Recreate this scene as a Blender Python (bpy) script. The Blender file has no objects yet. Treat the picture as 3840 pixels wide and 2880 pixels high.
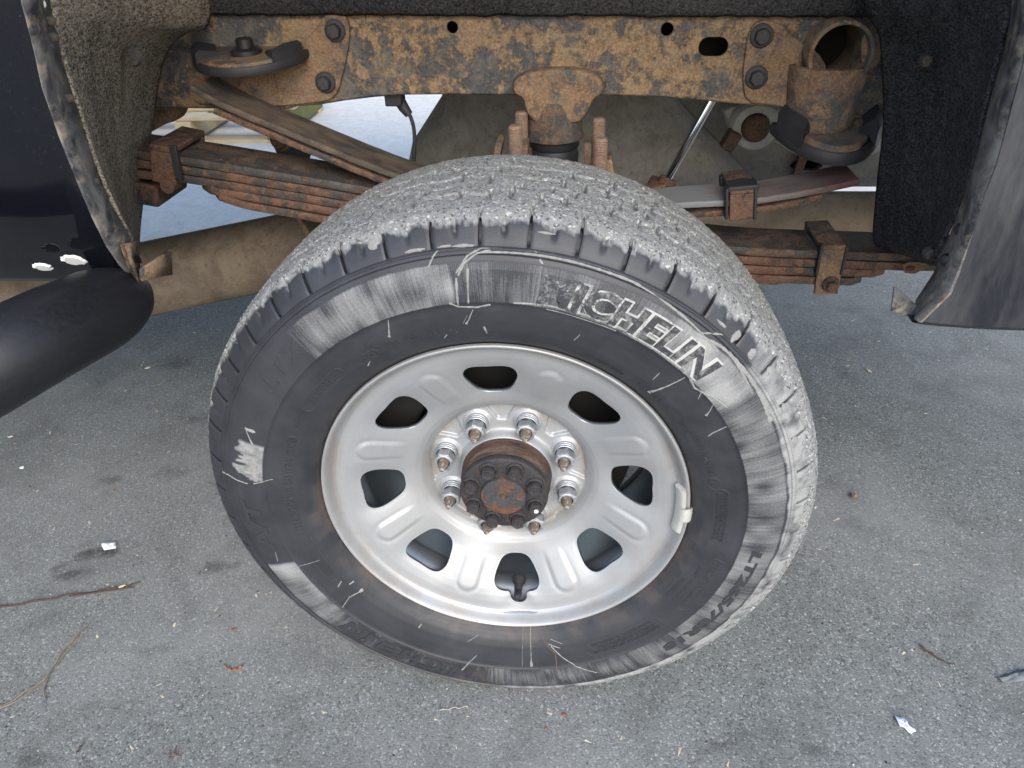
import bpy, bmesh, math, random
import numpy as np
from mathutils import Vector, Matrix

R_ = math.radians
PI = math.pi
rng = np.random.default_rng(7)
random.seed(7)
scene = bpy.context.scene
COL = scene.collection
Z0 = 0.395                       # height of the wheel centre above the ground

# ------------------------------------------------------------------ camera
CP = np.array([0.09809869, -0.73607341, 0.67436005])          # seen from the wheel centre
CR = np.array([0.99552304, 0.09085314, -0.02606869])
CU = np.array([-0.02766902, 0.54384223, 0.83873121])
CF = np.array([-0.09037862, 0.83425496, -0.54392129])
cam_d = bpy.data.cameras.new('camera')
cam_d.sensor_width = 36.0
cam_d.lens = 26.0
cam_d.clip_start = 0.02
cam_d.clip_end = 2000
cam = bpy.data.objects.new('camera', cam_d)
COL.objects.link(cam)
cam.matrix_world = Matrix((
    (CR[0], CU[0], -CF[0], CP[0]),
    (CR[1], CU[1], -CF[1], CP[1]),
    (CR[2], CU[2], -CF[2], CP[2] + Z0),
    (0, 0, 0, 1)))
scene.camera = cam

# ------------------------------------------------------------------ sky, sun, exposure
SUN_EL, SUN_AZ = 36.0, 166.0     # azimuth clockwise from +Y
world = bpy.data.worlds.new('World')
scene.world = world
world.use_nodes = True
wn = world.node_tree
bg = wn.nodes['Background']
sky = wn.nodes.new('ShaderNodeTexSky')
sky.sky_type = 'NISHITA'
sky.sun_disc = False
sky.sun_elevation = R_(SUN_EL)
sky.sun_rotation = R_(SUN_AZ)
sky.air_density = 1.0
sky.dust_density = 2.0
sky.ozone_density = 1.0
wn.links.new(sky.outputs[0], bg.inputs[0])
bg.inputs[1].default_value = 0.15
sun_d = bpy.data.lights.new('sun', 'SUN')
sun_d.energy = 0.95
sun_d.angle = R_(45)
sun_d.color = (1.0, 0.99, 0.97)
sun = bpy.data.objects.new('sun', sun_d)
COL.objects.link(sun)
az, el = R_(SUN_AZ), R_(SUN_EL)
sdir = Vector((math.sin(az) * math.cos(el), math.cos(az) * math.cos(el), math.sin(el)))
sun.rotation_euler = (-sdir).to_track_quat('-Z', 'Y').to_euler()
sun.location = (0, -3, 5)
scene.view_settings.view_transform = 'Standard'
scene.view_settings.look = 'None'
scene.view_settings.exposure = 1.42
scene.view_settings.gamma = 1.0
scene.view_settings.use_curve_mapping = False

# ------------------------------------------------------------------ helpers
K = 2212.0 / 3840.0
F = 26.0 / 36.0 * 3840.0


def ray(px, py):
    u = (px / K - 1920.0) / F
    v = -(py / K - 1440.0) / F
    return CF + u * CR + v * CU


def at(px, py, Y):
    """point of the truck (wheel-centre coordinates) that lies in the vertical plane y = Y"""
    d = ray(px, py)
    return CP + (Y - CP[1]) / d[1] * d


def gp(px, py, h=0.0):
    """point on the ground (world coordinates)"""
    d = ray(px, py)
    p = CP + (-Z0 + h - CP[2]) / d[2] * d
    return np.array([p[0], p[1], h])


def polar(px, py, Y):
    p = at(px, py, Y)
    return math.hypot(p[0], p[2]), math.degrees(math.atan2(p[2], p[0]))


def _hash(ix, iy, seed):
    h = (ix.astype(np.int64) * 374761393 + iy.astype(np.int64) * 668265263 + seed * 1442695041) & 0xffffffff
    h = ((h ^ (h >> 13)) * 1274126177) & 0xffffffff
    h = (h ^ (h >> 16)) & 0xffffffff
    return h / 4294967295.0


def vnoise(x, y, seed=0, wrap=None):
    x = np.asarray(x, float)
    y = np.asarray(y, float)
    x0 = np.floor(x)
    y0 = np.floor(y)
    fx = x - x0
    fy = y - y0
    fx = fx * fx * (3 - 2 * fx)
    fy = fy * fy * (3 - 2 * fy)
    x1 = x0 + 1
    if wrap:
        x0 = x0 % wrap
        x1 = x1 % wrap
    a = _hash(x0, y0, seed)
    b = _hash(x1, y0, seed)
    c = _hash(x0, y0 + 1, seed)
    d = _hash(x1, y0 + 1, seed)
    return (a * (1 - fx) + b * fx) * (1 - fy) + (c * (1 - fx) + d * fx) * fy


def sstep(a, b, x):
    t = np.clip((np.asarray(x, float) - a) / (b - a), 0, 1)
    return t * t * (3 - 2 * t)


def finish(name, me, material, parent=None, smooth=40, bevel=0.0, segs=2):
    if material is not None:
        me.materials.append(material)
    me.polygons.foreach_set('use_smooth', [True] * len(me.polygons))
    if smooth is not None:
        me.set_sharp_from_angle(angle=R_(smooth))
    o = bpy.data.objects.new(name, me)
    COL.objects.link(o)
    if parent is not None:
        o.parent = parent
    if bevel:
        m = o.modifiers.new('bevel', 'BEVEL')
        m.width = bevel
        m.segments = segs
        m.limit_method = 'ANGLE'
        m.angle_limit = R_(35)
    return o


class MB:
    """collects geometry for one mesh"""

    def __init__(self):
        self.v = []
        self.f = []

    def add(self, vs, fs):
        b = len(self.v)
        self.v += [tuple(map(float, p)) for p in vs]
        self.f += [tuple(i + b for i in f) for f in fs]
        return self

    def box(self, c, s, rot=None):
        vs = []
        for dz in (-.5, .5):
            for dx, dy in ((-.5, -.5), (.5, -.5), (.5, .5), (-.5, .5)):
                p = Vector((dx * s[0], dy * s[1], dz * s[2]))
                if rot is not None:
                    p = rot @ p
                vs.append((c[0] + p.x, c[1] + p.y, c[2] + p.z))
        return self.add(vs, [(3, 2, 1, 0), (4, 5, 6, 7), (0, 1, 5, 4), (1, 2, 6, 5), (2, 3, 7, 6), (3, 0, 4, 7)])

    def lathe(self, prof, n=64, axis='Y', c=(0, 0, 0), caps=(False, False), a0=0.0, a1=2 * PI):
        """prof: list of (radius, height along the axis)"""
        full = abs(a1 - a0 - 2 * PI) < 1e-6
        m = n if full else n + 1
        vs = []
        for r, h in prof:
            for i in range(m):
                a = a0 + (a1 - a0) * i / n
                ca, sa = r * math.cos(a), r * math.sin(a)
                if axis == 'Y':
                    vs.append((c[0] + ca, c[1] + h, c[2] + sa))
                elif axis == 'Z':
                    vs.append((c[0] + ca, c[1] + sa, c[2] + h))
                else:
                    vs.append((c[0] + h, c[1] + ca, c[2] + sa))
        fs = []
        for j in range(len(prof) - 1):
            for i in range(n):
                i2 = (i + 1) % m
                fs.append((j * m + i, j * m + i2, (j + 1) * m + i2, (j + 1) * m + i))
        if caps[0]:
            fs.append(tuple(range(m)))
        if caps[1]:
            fs.append(tuple((len(prof) - 1) * m + i for i in reversed(range(m))))
        return self.add(vs, fs)

    def tube(self, pts, rad, n=14, caps=True, squash=1.0):
        pts = [Vector(p) for p in pts]
        if not hasattr(rad, '__len__'):
            rad = [rad] * len(pts)
        vs = []
        up = None
        for i, p in enumerate(pts):
            t = (pts[min(i + 1, len(pts) - 1)] - pts[max(i - 1, 0)]).normalized()
            if up is None:
                up = Vector((0, 0, 1)) if abs(t.z) < .9 else Vector((1, 0, 0))
            s = t.cross(up).normalized()
            up = s.cross(t).normalized()
            for k in range(n):
                a = 2 * PI * k / n
                q = p + s * (math.cos(a) * rad[i]) + up * (math.sin(a) * rad[i] * squash)
                vs.append(tuple(q))
        fs = []
        for i in range(len(pts) - 1):
            for k in range(n):
                k2 = (k + 1) % n
                fs.append((i * n + k, i * n + k2, (i + 1) * n + k2, (i + 1) * n + k))
        if caps:
            fs.append(tuple(reversed(range(n))))
            fs.append(tuple((len(pts) - 1) * n + k for k in range(n)))
        return self.add(vs, fs)

    def grid(self, V):
        """V: array (n, m, 3)"""
        n, m = V.shape[:2]
        fs = [(i * m + j, i * m + j + 1, (i + 1) * m + j + 1, (i + 1) * m + j) for i in range(n - 1) for j in range(m - 1)]
        return self.add(V.reshape(-1, 3), fs)

    def mesh(self, name, fix=True):
        me = bpy.data.meshes.new(name)
        me.from_pydata(self.v, [], self.f)
        me.update()
        if fix:
            bm = bmesh.new()
            bm.from_mesh(me)
            bmesh.ops.recalc_face_normals(bm, faces=bm.faces)
            bm.to_mesh(me)
            bm.free()
        return me

    def build(self, name, material, parent=None, smooth=40, bevel=0.0, segs=2):
        return finish(name, self.mesh(name), material, parent, smooth, bevel, segs)


def curve_mesh(name, loops, extrude, bevel=0.0):
    """flat plate with holes; loops are lists of (x, z); result lies in the XZ plane, thickness along Y"""
    cu = bpy.data.curves.new(name, 'CURVE')
    cu.dimensions = '2D'
    cu.fill_mode = 'BOTH'
    cu.extrude = extrude
    cu.bevel_depth = bevel
    cu.bevel_resolution = 1
    if bevel:
        cu.offset = -bevel
    for lp in loops:
        sp = cu.splines.new('POLY')
        sp.points.add(len(lp) - 1)
        for i, (x, z) in enumerate(lp):
            sp.points[i].co = (x, z, 0, 1)
        sp.use_cyclic_u = True
    ob = bpy.data.objects.new(name, cu)
    COL.objects.link(ob)
    dg = bpy.context.evaluated_depsgraph_get()
    me = bpy.data.meshes.new_from_object(ob.evaluated_get(dg))
    bpy.data.objects.remove(ob)
    bpy.data.curves.remove(cu)
    n = len(me.vertices)
    co = np.empty(n * 3)
    me.vertices.foreach_get('co', co)
    co = co.reshape(-1, 3)
    co = np.stack([co[:, 0], -co[:, 2], co[:, 1]], -1)
    me.vertices.foreach_set('co', co.ravel())
    me.materials.clear()
    me.update()
    return me


def smooth_loop(pts, it=2, keep=()):
    """corner cutting of a closed outline"""
    for _ in range(it):
        out = []
        n = len(pts)
        for i in range(n):
            a, b = pts[i], pts[(i + 1) % n]
            out.append((a[0] * .75 + b[0] * .25, a[1] * .75 + b[1] * .25))
            out.append((a[0] * .25 + b[0] * .75, a[1] * .25 + b[1] * .75))
        pts = out
    return pts


def plate(name, px_loop, Y, thick, material, parent, holes=(), bevel=.0015, rounding=0):
    lp = [tuple(at(x, y, Y)[[0, 2]]) for x, y in px_loop]
    if rounding:
        lp = smooth_loop(lp, rounding)
    loops = [lp] + [list(h) for h in holes]
    me = curve_mesh(name, loops, thick / 2 - bevel, bevel)
    co = np.empty(len(me.vertices) * 3)
    me.vertices.foreach_get('co', co)
    co = co.reshape(-1, 3)
    co[:, 1] += Y + thick / 2
    me.vertices.foreach_set('co', co.ravel())
    return finish(name, me, material, parent, 40)


def circ(px, py, Y, r, n=28):
    c = at(px, py, Y)
    return [(c[0] + r * math.cos(2 * PI * i / n), c[2] + r * math.sin(2 * PI * i / n)) for i in range(n)]


# ------------------------------------------------------------------ materials
class Nd:
    def __init__(self, name):
        self.m = bpy.data.materials.new(name)
        self.m.use_nodes = True
        self.t = self.m.node_tree
        self.b = self.t.nodes['Principled BSDF']
        self.tc = self.t.nodes.new('ShaderNodeTexCoord')

    def n(self, kind, **kw):
        nd = self.t.nodes.new('ShaderNode' + kind)
        for k, v in kw.items():
            setattr(nd, k, v)
        return nd

    def l(self, a, b):
        self.t.links.new(a, b)

    def co(self, scale=(1, 1, 1), src='Object', rot=(0, 0, 0)):
        mp = self.n('Mapping')
        mp.inputs['Scale'].default_value = scale
        mp.inputs['Rotation'].default_value = rot
        self.l(self.tc.outputs[src], mp.inputs[0])
        return mp.outputs[0]

    def noise(self, scale, detail=6, rough=.6, co=None, dist=0.0, lac=2.0):
        nd = self.n('TexNoise')
        nd.inputs['Scale'].default_value = scale
        nd.inputs['Detail'].default_value = detail
        nd.inputs['Roughness'].default_value = rough
        nd.inputs['Distortion'].default_value = dist
        nd.inputs['Lacunarity'].default_value = lac
        self.l(co if co is not None else self.tc.outputs['Object'], nd.inputs['Vector'])
        return nd.outputs['Fac']

    def voro(self, scale, co=None, feature='F1', out='Distance', rand=1.0):
        nd = self.n('TexVoronoi')
        nd.feature = feature
        nd.inputs['Scale'].default_value = scale
        nd.inputs['Randomness'].default_value = rand
        self.l(co if co is not None else self.tc.outputs['Object'], nd.inputs['Vector'])
        return nd.outputs[out]

    def ramp(self, fac, stops, interp='LINEAR'):
        nd = self.n('ValToRGB')
        nd.color_ramp.interpolation = interp
        e = nd.color_ramp.elements
        while len(e) < len(stops):
            e.new(.5)
        for i, (p, c) in enumerate(stops):
            e[i].position = p
            e[i].color = (*(c if hasattr(c, '__len__') else (c, c, c)), 1)
        self.l(fac, nd.inputs[0])
        return nd.outputs[0]

    def mix(self, fac, a, b, mode='MIX'):
        nd = self.n('Mix')
        nd.data_type = 'RGBA'
        nd.blend_type = mode
        for sock, val in ((nd.inputs[0], fac), (nd.inputs[6], a), (nd.inputs[7], b)):
            if hasattr(val, 'links') or hasattr(val, 'is_linked'):
                self.l(val, sock)
            elif hasattr(val, '__len__'):
                sock.default_value = (*val, 1)
            else:
                sock.default_value = val
        return nd.outputs[2]

    def math(self, op, a, b=0.0, clamp=False):
        nd = self.n('Math')
        nd.operation = op
        nd.use_clamp = clamp
        for sock, val in ((nd.inputs[0], a), (nd.inputs[1], b)):
            if hasattr(val, 'is_linked'):
                self.l(val, sock)
            else:
                sock.default_value = val
        return nd.outputs[0]

    def attr(self, name):
        nd = self.n('Attribute')
        nd.attribute_name = name
        return nd.outputs['Fac']

    def bump(self, height, strength=.5, dist=.002):
        nd = self.n('Bump')
        nd.inputs['Strength'].default_value = strength
        nd.inputs['Distance'].default_value = dist
        self.l(height, nd.inputs['Height'])
        self.l(nd.outputs[0], self.b.inputs['Normal'])

    def set(self, col=None, rough=None, metal=None, spec=None, coat=None):
        for key, val in (('Base Color', col), ('Roughness', rough), ('Metallic', metal), ('Specular IOR Level', spec), ('Coat Weight', coat)):
            if val is None:
                continue
            s = self.b.inputs[key]
            if hasattr(val, 'is_linked'):
                self.l(val, s)
            elif hasattr(val, '__len__'):
                s.default_value = (*val, 1)
            else:
                s.default_value = val
        return self.m


def rusty(name, dark=(.035, .034, .033), rust=(.24, .125, .045), deep=(.10, .045, .02), cover=.5, fine=1.0, pits=.5, stretch=(1, 1, 1), dust=(.15, .13, .105), dusty=.5):
    d = Nd(name)
    c = d.co(stretch)
    big = d.noise(9, 8, .62, c, .6)
    mid = d.noise(38 * fine, 8, .7, c, .3)
    tiny = d.noise(210 * fine, 4, .7, c)
    spots = d.ramp(d.voro(95 * fine, c), [(.10, 1), (.36, 0)])
    m1 = d.math('ADD', d.math('MULTIPLY', big, .55), d.math('MULTIPLY', mid, .45))
    m1 = d.math('ADD', m1, d.math('MULTIPLY', spots, .055))
    lo = .5 + (.5 - cover) * .42
    mask = d.ramp(m1, [(lo - .030, 0), (lo + .022, 1)])
    rc = d.mix(d.ramp(mid, [(.35, 0), (.65, 1)]), deep, rust)
    rc = d.mix(d.ramp(tiny, [(.45, 0), (.72, 1)]), rc, tuple(min(1, x * 1.45 + .015) for x in rust))
    dk = d.mix(d.ramp(tiny, [(.35, 0), (.7, 1)]), dark, tuple(x * 1.9 + .015 for x in dark))
    col = d.mix(mask, dk, rc)
    dn = d.ramp(d.noise(24 * fine, 9, .74, d.co(tuple(x * 1.13 for x in stretch), rot=(.3, .7, .2)), .5), [(.47, 0), (.64, 1)])
    col = d.mix(d.math('MULTIPLY', dn, dusty), col, dust)
    orange = d.ramp(d.noise(70 * fine, 6, .7, d.co(stretch, rot=(.9, .2, .5)), .8), [(.60, 0), (.67, 1)])
    col = d.mix(d.math('MULTIPLY', orange, .6), col, tuple(min(1, x * k) for x, k in zip(rust, (1.35, 1.05, .75))))
    pit = d.ramp(d.voro(150 * fine, c), [(.06, 1), (.20, 0)])
    pit = d.math('MULTIPLY', pit, d.ramp(big, [(.40, 0), (.58, 1)]))
    col = d.mix(d.math('MULTIPLY', pit, .75), col, tuple(x * .7 for x in dark))
    h = d.math('ADD', d.math('MULTIPLY', mask, .35), d.math('MULTIPLY', tiny, .5))
    h = d.math('ADD', h, d.math('MULTIPLY', mid, .5))
    d.bump(h, pits, .0016)
    return d.set(col, d.ramp(mask, [(0, .62), (1, .92)]), 0.0, .3)


M = {}
M['frame'] = rusty('frame_rust', dark=(.024, .025, .027), rust=(.180, .120, .067), deep=(.075, .049, .031), cover=.50, fine=1.4, pits=1.0, dust=(.155, .132, .098), dusty=.55)
M['bracket'] = rusty('bracket_rust', dark=(.034, .032, .031), rust=(.155, .098, .056), deep=(.08, .046, .028), cover=.55, fine=1.2, pits=.8, dust=(.14, .12, .092), dusty=.5)
M['spring'] = rusty('spring_rust', dark=(.022, .020, .019), rust=(.112, .060, .037), deep=(.050, .026, .018), cover=.55, fine=2.0, pits=1.0, dust=(.12, .09, .068), dusty=.35)
M['spring_dark'] = rusty('spring_dark_rust', dark=(.022, .021, .020), rust=(.090, .058, .036), deep=(.040, .026, .018), cover=.46, fine=1.6, pits=1.0, dust=(.11, .095, .075), dusty=.45)
M['hub'] = rusty('hub_rust', dark=(.013, .013, .015), rust=(.085, .046, .028), deep=(.045, .022, .016), cover=.30, fine=2.2, pits=.6, dust=(.055, .042, .032), dusty=.4)
M['hub_side'] = rusty('hub_side_rust', dark=(.016, .015, .015), rust=(.062, .034, .024), deep=(.042, .020, .015), cover=.5, fine=1.3, pits=.35, stretch=(.6, 3, .6))
M['boss'] = rusty('boss_rust', dark=(.022, .025, .030), rust=(.11, .052, .030), deep=(.06, .022, .014), cover=.5, fine=2.4, pits=.8, dust=(.07, .06, .05), dusty=.4)
M['stud'] = rusty('stud_rust', dark=(.20, .195, .18), rust=(.105, .075, .056), deep=(.055, .038, .03), cover=.5, fine=3, pits=.4)
M['thread'] = rusty('thread_rust', dark=(.09, .066, .052), rust=(.17, .112, .080), deep=(.11, .066, .045), cover=.7, fine=2, pits=.4)


def dirt_metal(name, a, b, c2, cover=.5):
    d = Nd(name)
    big = d.noise(13, 9, .68, None, .7)
    mid = d.noise(45, 8, .7)
    tiny = d.noise(240, 3, .7)
    col = d.mix(d.ramp(big, [(.36, 0), (.62, 1)]), a, b)
    sp = d.ramp(d.voro(70), [(.08, 1), (.26, 0)])
    col = d.mix(d.math('MULTIPLY', d.ramp(mid, [(.5, 0), (.66, 1)]), cover), col, c2)
    col = d.mix(d.math('MULTIPLY', sp, .55), col, tuple(x * .55 for x in a))
    col = d.mix(d.math('MULTIPLY', tiny, .35), col, tuple(min(1, x * 1.5) for x in b))
    d.bump(d.math('ADD', mid, tiny), .35, .001)
    return d.set(col, .78, 0, .3)


M['pipe'] = dirt_metal('dirty_pipe', (.075, .06, .045), (.19, .155, .115), (.10, .06, .035), .9)
M['shield'] = dirt_metal('dirty_shield', (.135, .127, .112), (.24, .222, .19), (.085, .07, .055), .7)
M['tan_pipe'] = dirt_metal('tan_pipe', (.19, .145, .095), (.31, .25, .175), (.16, .10, .055), .6)
M['casting'] = dirt_metal('dirty_casting', (.30, .29, .25), (.40, .385, .34), (.18, .15, .12), .35)


def plain(name, col, rough=.5, metal=0.0, spec=.5, nscale=60, var=.3, bump=.15):
    d = Nd(name)
    a = d.noise(nscale, 6, .65)
    c = d.mix(a, tuple(x * (1 - var) for x in col), tuple(min(1, x * (1 + var)) for x in col))
    if bump:
        d.bump(d.noise(nscale * 4, 4, .6), bump, .001)
    return d.set(c, d.ramp(a, [(.3, max(.03, rough - .08)), (.7, min(1, rough + .08))]), metal, spec)


M['rubber'] = plain('black_rubber', (.018, .018, .02), .6, 0, .4)
M['black_metal'] = plain('black_painted_metal', (.012, .012, .013), .5, 0, .4, 40, .5)
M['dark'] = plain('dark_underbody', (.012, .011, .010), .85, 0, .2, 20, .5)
M['galv'] = plain('galvanised_steel', (.34, .36, .385), .40, .7, .5, 260, .6, .6)
M['chrome'] = plain('chrome_rod', (.8, .8, .8), .08, 1.0, .5, 30, .05, 0)
M['brake'] = plain('brake_iron', (.014, .014, .014), .7, .3, .4, 50, .5)
M['weight'] = plain('zinc_weight', (.46, .46, .43), .55, .35, .5, 150, .2, .35)
M['foam'] = plain('white_foam', (.6, .6, .58), .9, 0, .2, 40, .12, .3)
M['wood'] = plain('pallet_wood', (.50, .40, .25), .85, 0, .2, 12, .3, .3)
M['wood_moss'] = plain('mossy_wood', (.16, .15, .05), .9, 0, .2, 14, .4, .3)


def silver():
    d = Nd('silver_wheel_paint')
    fl = d.noise(900, 2, .6)
    dirt = d.noise(16, 8, .68, None, .4)
    blot = d.noise(5, 5, .6)
    spk = d.ramp(d.voro(60), [(.018, 1), (.045, 0)])
    rare = d.ramp(d.noise(22, 2, .5), [(.58, 0), (.62, 1)])
    col = d.mix(fl, (.285, .298, .312), (.375, .39, .405))
    col = d.mix(d.math('MULTIPLY', d.ramp(dirt, [(.50, 0), (.78, 1)]), .45), col, (.27, .255, .23))
    col = d.mix(d.math('MULTIPLY', d.ramp(blot, [(.45, 0), (.7, 1)]), .22), col, (.30, .297, .288))
    col = d.mix(d.math('MULTIPLY', spk, rare), col, (.12, .075, .04))
    sx = d.n('SeparateXYZ')
    d.l(d.tc.outputs['Object'], sx.inputs[0])
    rad = d.math('SQRT', d.math('ADD', d.math('POWER', sx.outputs[0], 2.0), d.math('POWER', sx.outputs[2], 2.0)))
    ringd = d.math('ADD', d.math('MULTIPLY', rad, 4.0), d.math('MULTIPLY', d.math('SUBTRACT', dirt, .5), .12))
    grime = d.ramp(ringd, [(.40, 0), (.438, .75), (.455, .25), (.56, 0), (.90, 0), (.955, .55), (.975, .2)])
    col = d.mix(d.math('MULTIPLY', grime, d.ramp(d.noise(11, 6, .7), [(.38, .1), (.62, 1)])), col, (.23, .185, .13))
    st = d.noise(1, 6, .7, d.co((120, 120, 14)))
    col = d.mix(d.math('MULTIPLY', d.ramp(st, [(.56, 0), (.72, 1)]), .22), col, (.28, .26, .22))
    d.bump(d.math('ADD', fl, d.math('MULTIPLY', dirt, .5)), .06, .0006)
    return d.set(col, d.ramp(dirt, [(.3, .42), (.75, .60)]), .5, .5, .0)


M['silver'] = silver()


def barrel():
    d = Nd('wheel_barrel_steel')
    a = d.noise(30, 7, .65)
    spk = d.ramp(d.voro(70), [(.05, 1), (.12, 0)])
    col = d.mix(a, (.12, .135, .15), (.21, .228, .245))
    col = d.mix(d.math('MULTIPLY', spk, .5), col, (.08, .06, .05))
    return d.set(col, .38, .6, .5)


M['barrel'] = barrel()


def gloss_black():
    d = Nd('black_body_paint')
    a = d.noise(14, 8, .7, None, .5)
    s = d.noise(500, 2, .5)
    col = d.mix(d.ramp(s, [(.62, 0), (.75, .05)]), (.004, .0045, .007), (.25, .25, .25))
    d.bump(s, .03, .0004)
    return d.set(col, d.ramp(a, [(.35, .06), (.75, .13)]), 0, .4, .15)


M['paint'] = gloss_black()


def dusty_black():
    d = Nd('dusty_black_panel')
    c = d.co((1, 1, .35), rot=(0, R_(28), 0))
    a = d.noise(18, 9, .72, c, .4)
    st = d.noise(60, 6, .7, d.co((1.0, 1, .12), rot=(0, R_(35), 0)))
    dust = d.math('MULTIPLY', d.ramp(d.math('ADD', d.math('MULTIPLY', a, .55), d.math('MULTIPLY', st, .45)), [(.42, 0), (.74, 1)]), .42)
    col = d.mix(dust, (.010, .012, .017), (.13, .135, .135))
    return d.set(col, d.ramp(a, [(.35, .32), (.75, .6)]), 0, .45)


M['dusty_paint'] = dusty_black()


def flange():
    d = Nd('dirty_arch_flange')
    a = d.noise(20, 9, .72, None, .6)
    b = d.noise(70, 7, .7, None, .3)
    col = d.mix(d.ramp(a, [(.40, 0), (.62, 1)]), (.02, .022, .026), (.17, .165, .155))
    col = d.mix(d.math('MULTIPLY', d.ramp(b, [(.52, 0), (.68, 1)]), .75), col, (.30, .235, .16))
    rs = d.ramp(d.noise(34, 6, .7), [(.63, 0), (.70, 1)])
    col = d.mix(d.math('MULTIPLY', rs, .8), col, (.14, .055, .02))
    d.bump(b, .3, .001)
    return d.set(col, .62, 0, .4)


M['flange'] = flange()


def felt(name, lo, hi, top=.62):
    d = Nd(name)
    c = d.co((1, .55, 1.25))
    a = d.noise(430, 3, .65, c, .8)
    b = d.noise(190, 4, .7, c, .6)
    g = d.noise(6, 5, .6)
    m = d.math('ADD', d.math('MULTIPLY', a, .6), d.math('MULTIPLY', b, .4))
    m = d.math('ADD', m, d.math('MULTIPLY', d.math('SUBTRACT', g, .5), .18))
    col = d.mix(d.ramp(m, [(.42, 0), (top, 1)]), lo, hi)
    d.bump(m, .9, .004)
    return d.set(col, .97, 0, .1)


M['felt_brown'] = felt('dusty_felt', (.055, .049, .041), (.42, .355, .275), .60)
M['felt_black'] = felt('black_felt', (.014, .014, .016), (.12, .117, .115), .74)


def tyre_mat():
    d = Nd('tyre_rubber')
    film = d.attr('film')
    brown = d.attr('brown')
    uv = d.co((1, 1, 1), 'UV')
    streak = d.noise(1, 5, .7, d.co((330, 14, 1), 'UV'))
    broad = d.noise(1, 4, .6, d.co((60, 8, 1), 'UV'))
    grain = d.noise(1, 4, .7, d.co((420, 420, 1), 'UV'))
    cloud = d.noise(18, 7, .65, None, .4)
    base = d.mix(d.ramp(cloud, [(.3, 0), (.75, 1)]), (.015, .0162, .0195), (.034, .037, .0445))
    base = d.mix(d.math('MULTIPLY', d.ramp(grain, [(.45, 0), (.75, 1)]), .2), base, (.06, .064, .072))
    k = d.math('ADD', d.math('MULTIPLY', streak, .5), d.math('MULTIPLY', broad, .35))
    k = d.math('ADD', k, d.math('MULTIPLY', grain, .2))
    m = d.math('ADD', film, d.math('MULTIPLY', d.math('SUBTRACT', k, .53), 1.5))
    m = d.math('MULTIPLY', d.ramp(m, [(.22, 0), (.95, 1)]), d.ramp(film, [(.02, 0), (.16, 1)]))
    col = d.mix(m, base, d.mix(grain, (.15, .155, .158), (.31, .315, .31)))
    bm_ = d.math('MULTIPLY', brown, d.ramp(cloud, [(.4, 0), (.6, 1)]))
    col = d.mix(d.math('MULTIPLY', bm_, .7), col, (.075, .056, .042))
    rib = d.n('TexWave')
    rib.wave_type = 'BANDS'
    rib.bands_direction = 'X'
    rib.inputs['Scale'].default_value = 130
    d.l(uv, rib.inputs['Vector'])
    h = d.math('ADD', d.math('MULTIPLY', rib.outputs['Fac'], d.math('MULTIPLY', d.attr('rib'), .6)), d.math('MULTIPLY', m, .7))
    h = d.math('ADD', h, d.math('MULTIPLY', grain, .3))
    d.bump(h, .35, .0008)
    return d.set(col, d.ramp(m, [(0, .5), (1, .92)]), 0, .38)


M['tyre'] = tyre_mat()
def letter_mat(name, lo, hi):
    d = Nd(name)
    a = d.noise(55, 8, .75, None, .6)
    g = d.noise(300, 4, .7)
    col = d.mix(g, (.016, .017, .020), (.032, .034, .040))
    col = d.mix(d.ramp(d.math('ADD', d.math('MULTIPLY', a, .7), d.math('MULTIPLY', g, .3)), [(lo, 0), (hi, .85)]), col, (.17, .173, .172))
    return d.set(col, .6, 0, .45)


M['letter'] = letter_mat('raised_rubber', .58, .72)
M['letter_mud'] = letter_mat('muddy_raised_rubber', .475, .585)


def mud_mat(name, a, b, c):
    d = Nd(name)
    g = d.noise(620, 3, .75)
    m = d.noise(150, 5, .7)
    l = d.noise(22, 6, .6)
    vo = d.voro(430, None, 'F1', 'Color')
    sep = d.n('SeparateColor')
    d.l(vo, sep.inputs[0])
    col = d.mix(d.ramp(g, [(.32, 0), (.68, 1)]), a, b)
    col = d.mix(d.math('MULTIPLY', d.ramp(l, [(.4, 0), (.65, 1)]), .45), col, c)
    col = d.mix(d.math('MULTIPLY', d.ramp(sep.outputs[0], [(.86, 0), (.93, 1)]), .75), col, (.46, .46, .44))
    col = d.mix(d.math('MULTIPLY', d.ramp(sep.outputs[1], [(.86, 0), (.93, 1)]), .75), col, (.05, .05, .052))
    d.bump(d.math('ADD', d.math('MULTIPLY', sep.outputs[2], .6), d.math('ADD', g, m)), .8, .0022)
    return d.set(col, .95, 0, .2)


M['mud'] = mud_mat('grey_grit_mud', (.135, .144, .146), (.295, .305, .302), (.225, .227, .212))
M['dry_mud'] = plain('dried_pale_mud', (.20, .202, .195), .92, 0, .2, 160, .5, .6)
M['grain_light'] = plain('pale_grit', (.36, .36, .34), .9, 0, .3, 90, .4, 0)
M['grain_dark'] = plain('dark_grit', (.09, .092, .095), .9, 0, .3, 90, .4, 0)


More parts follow.
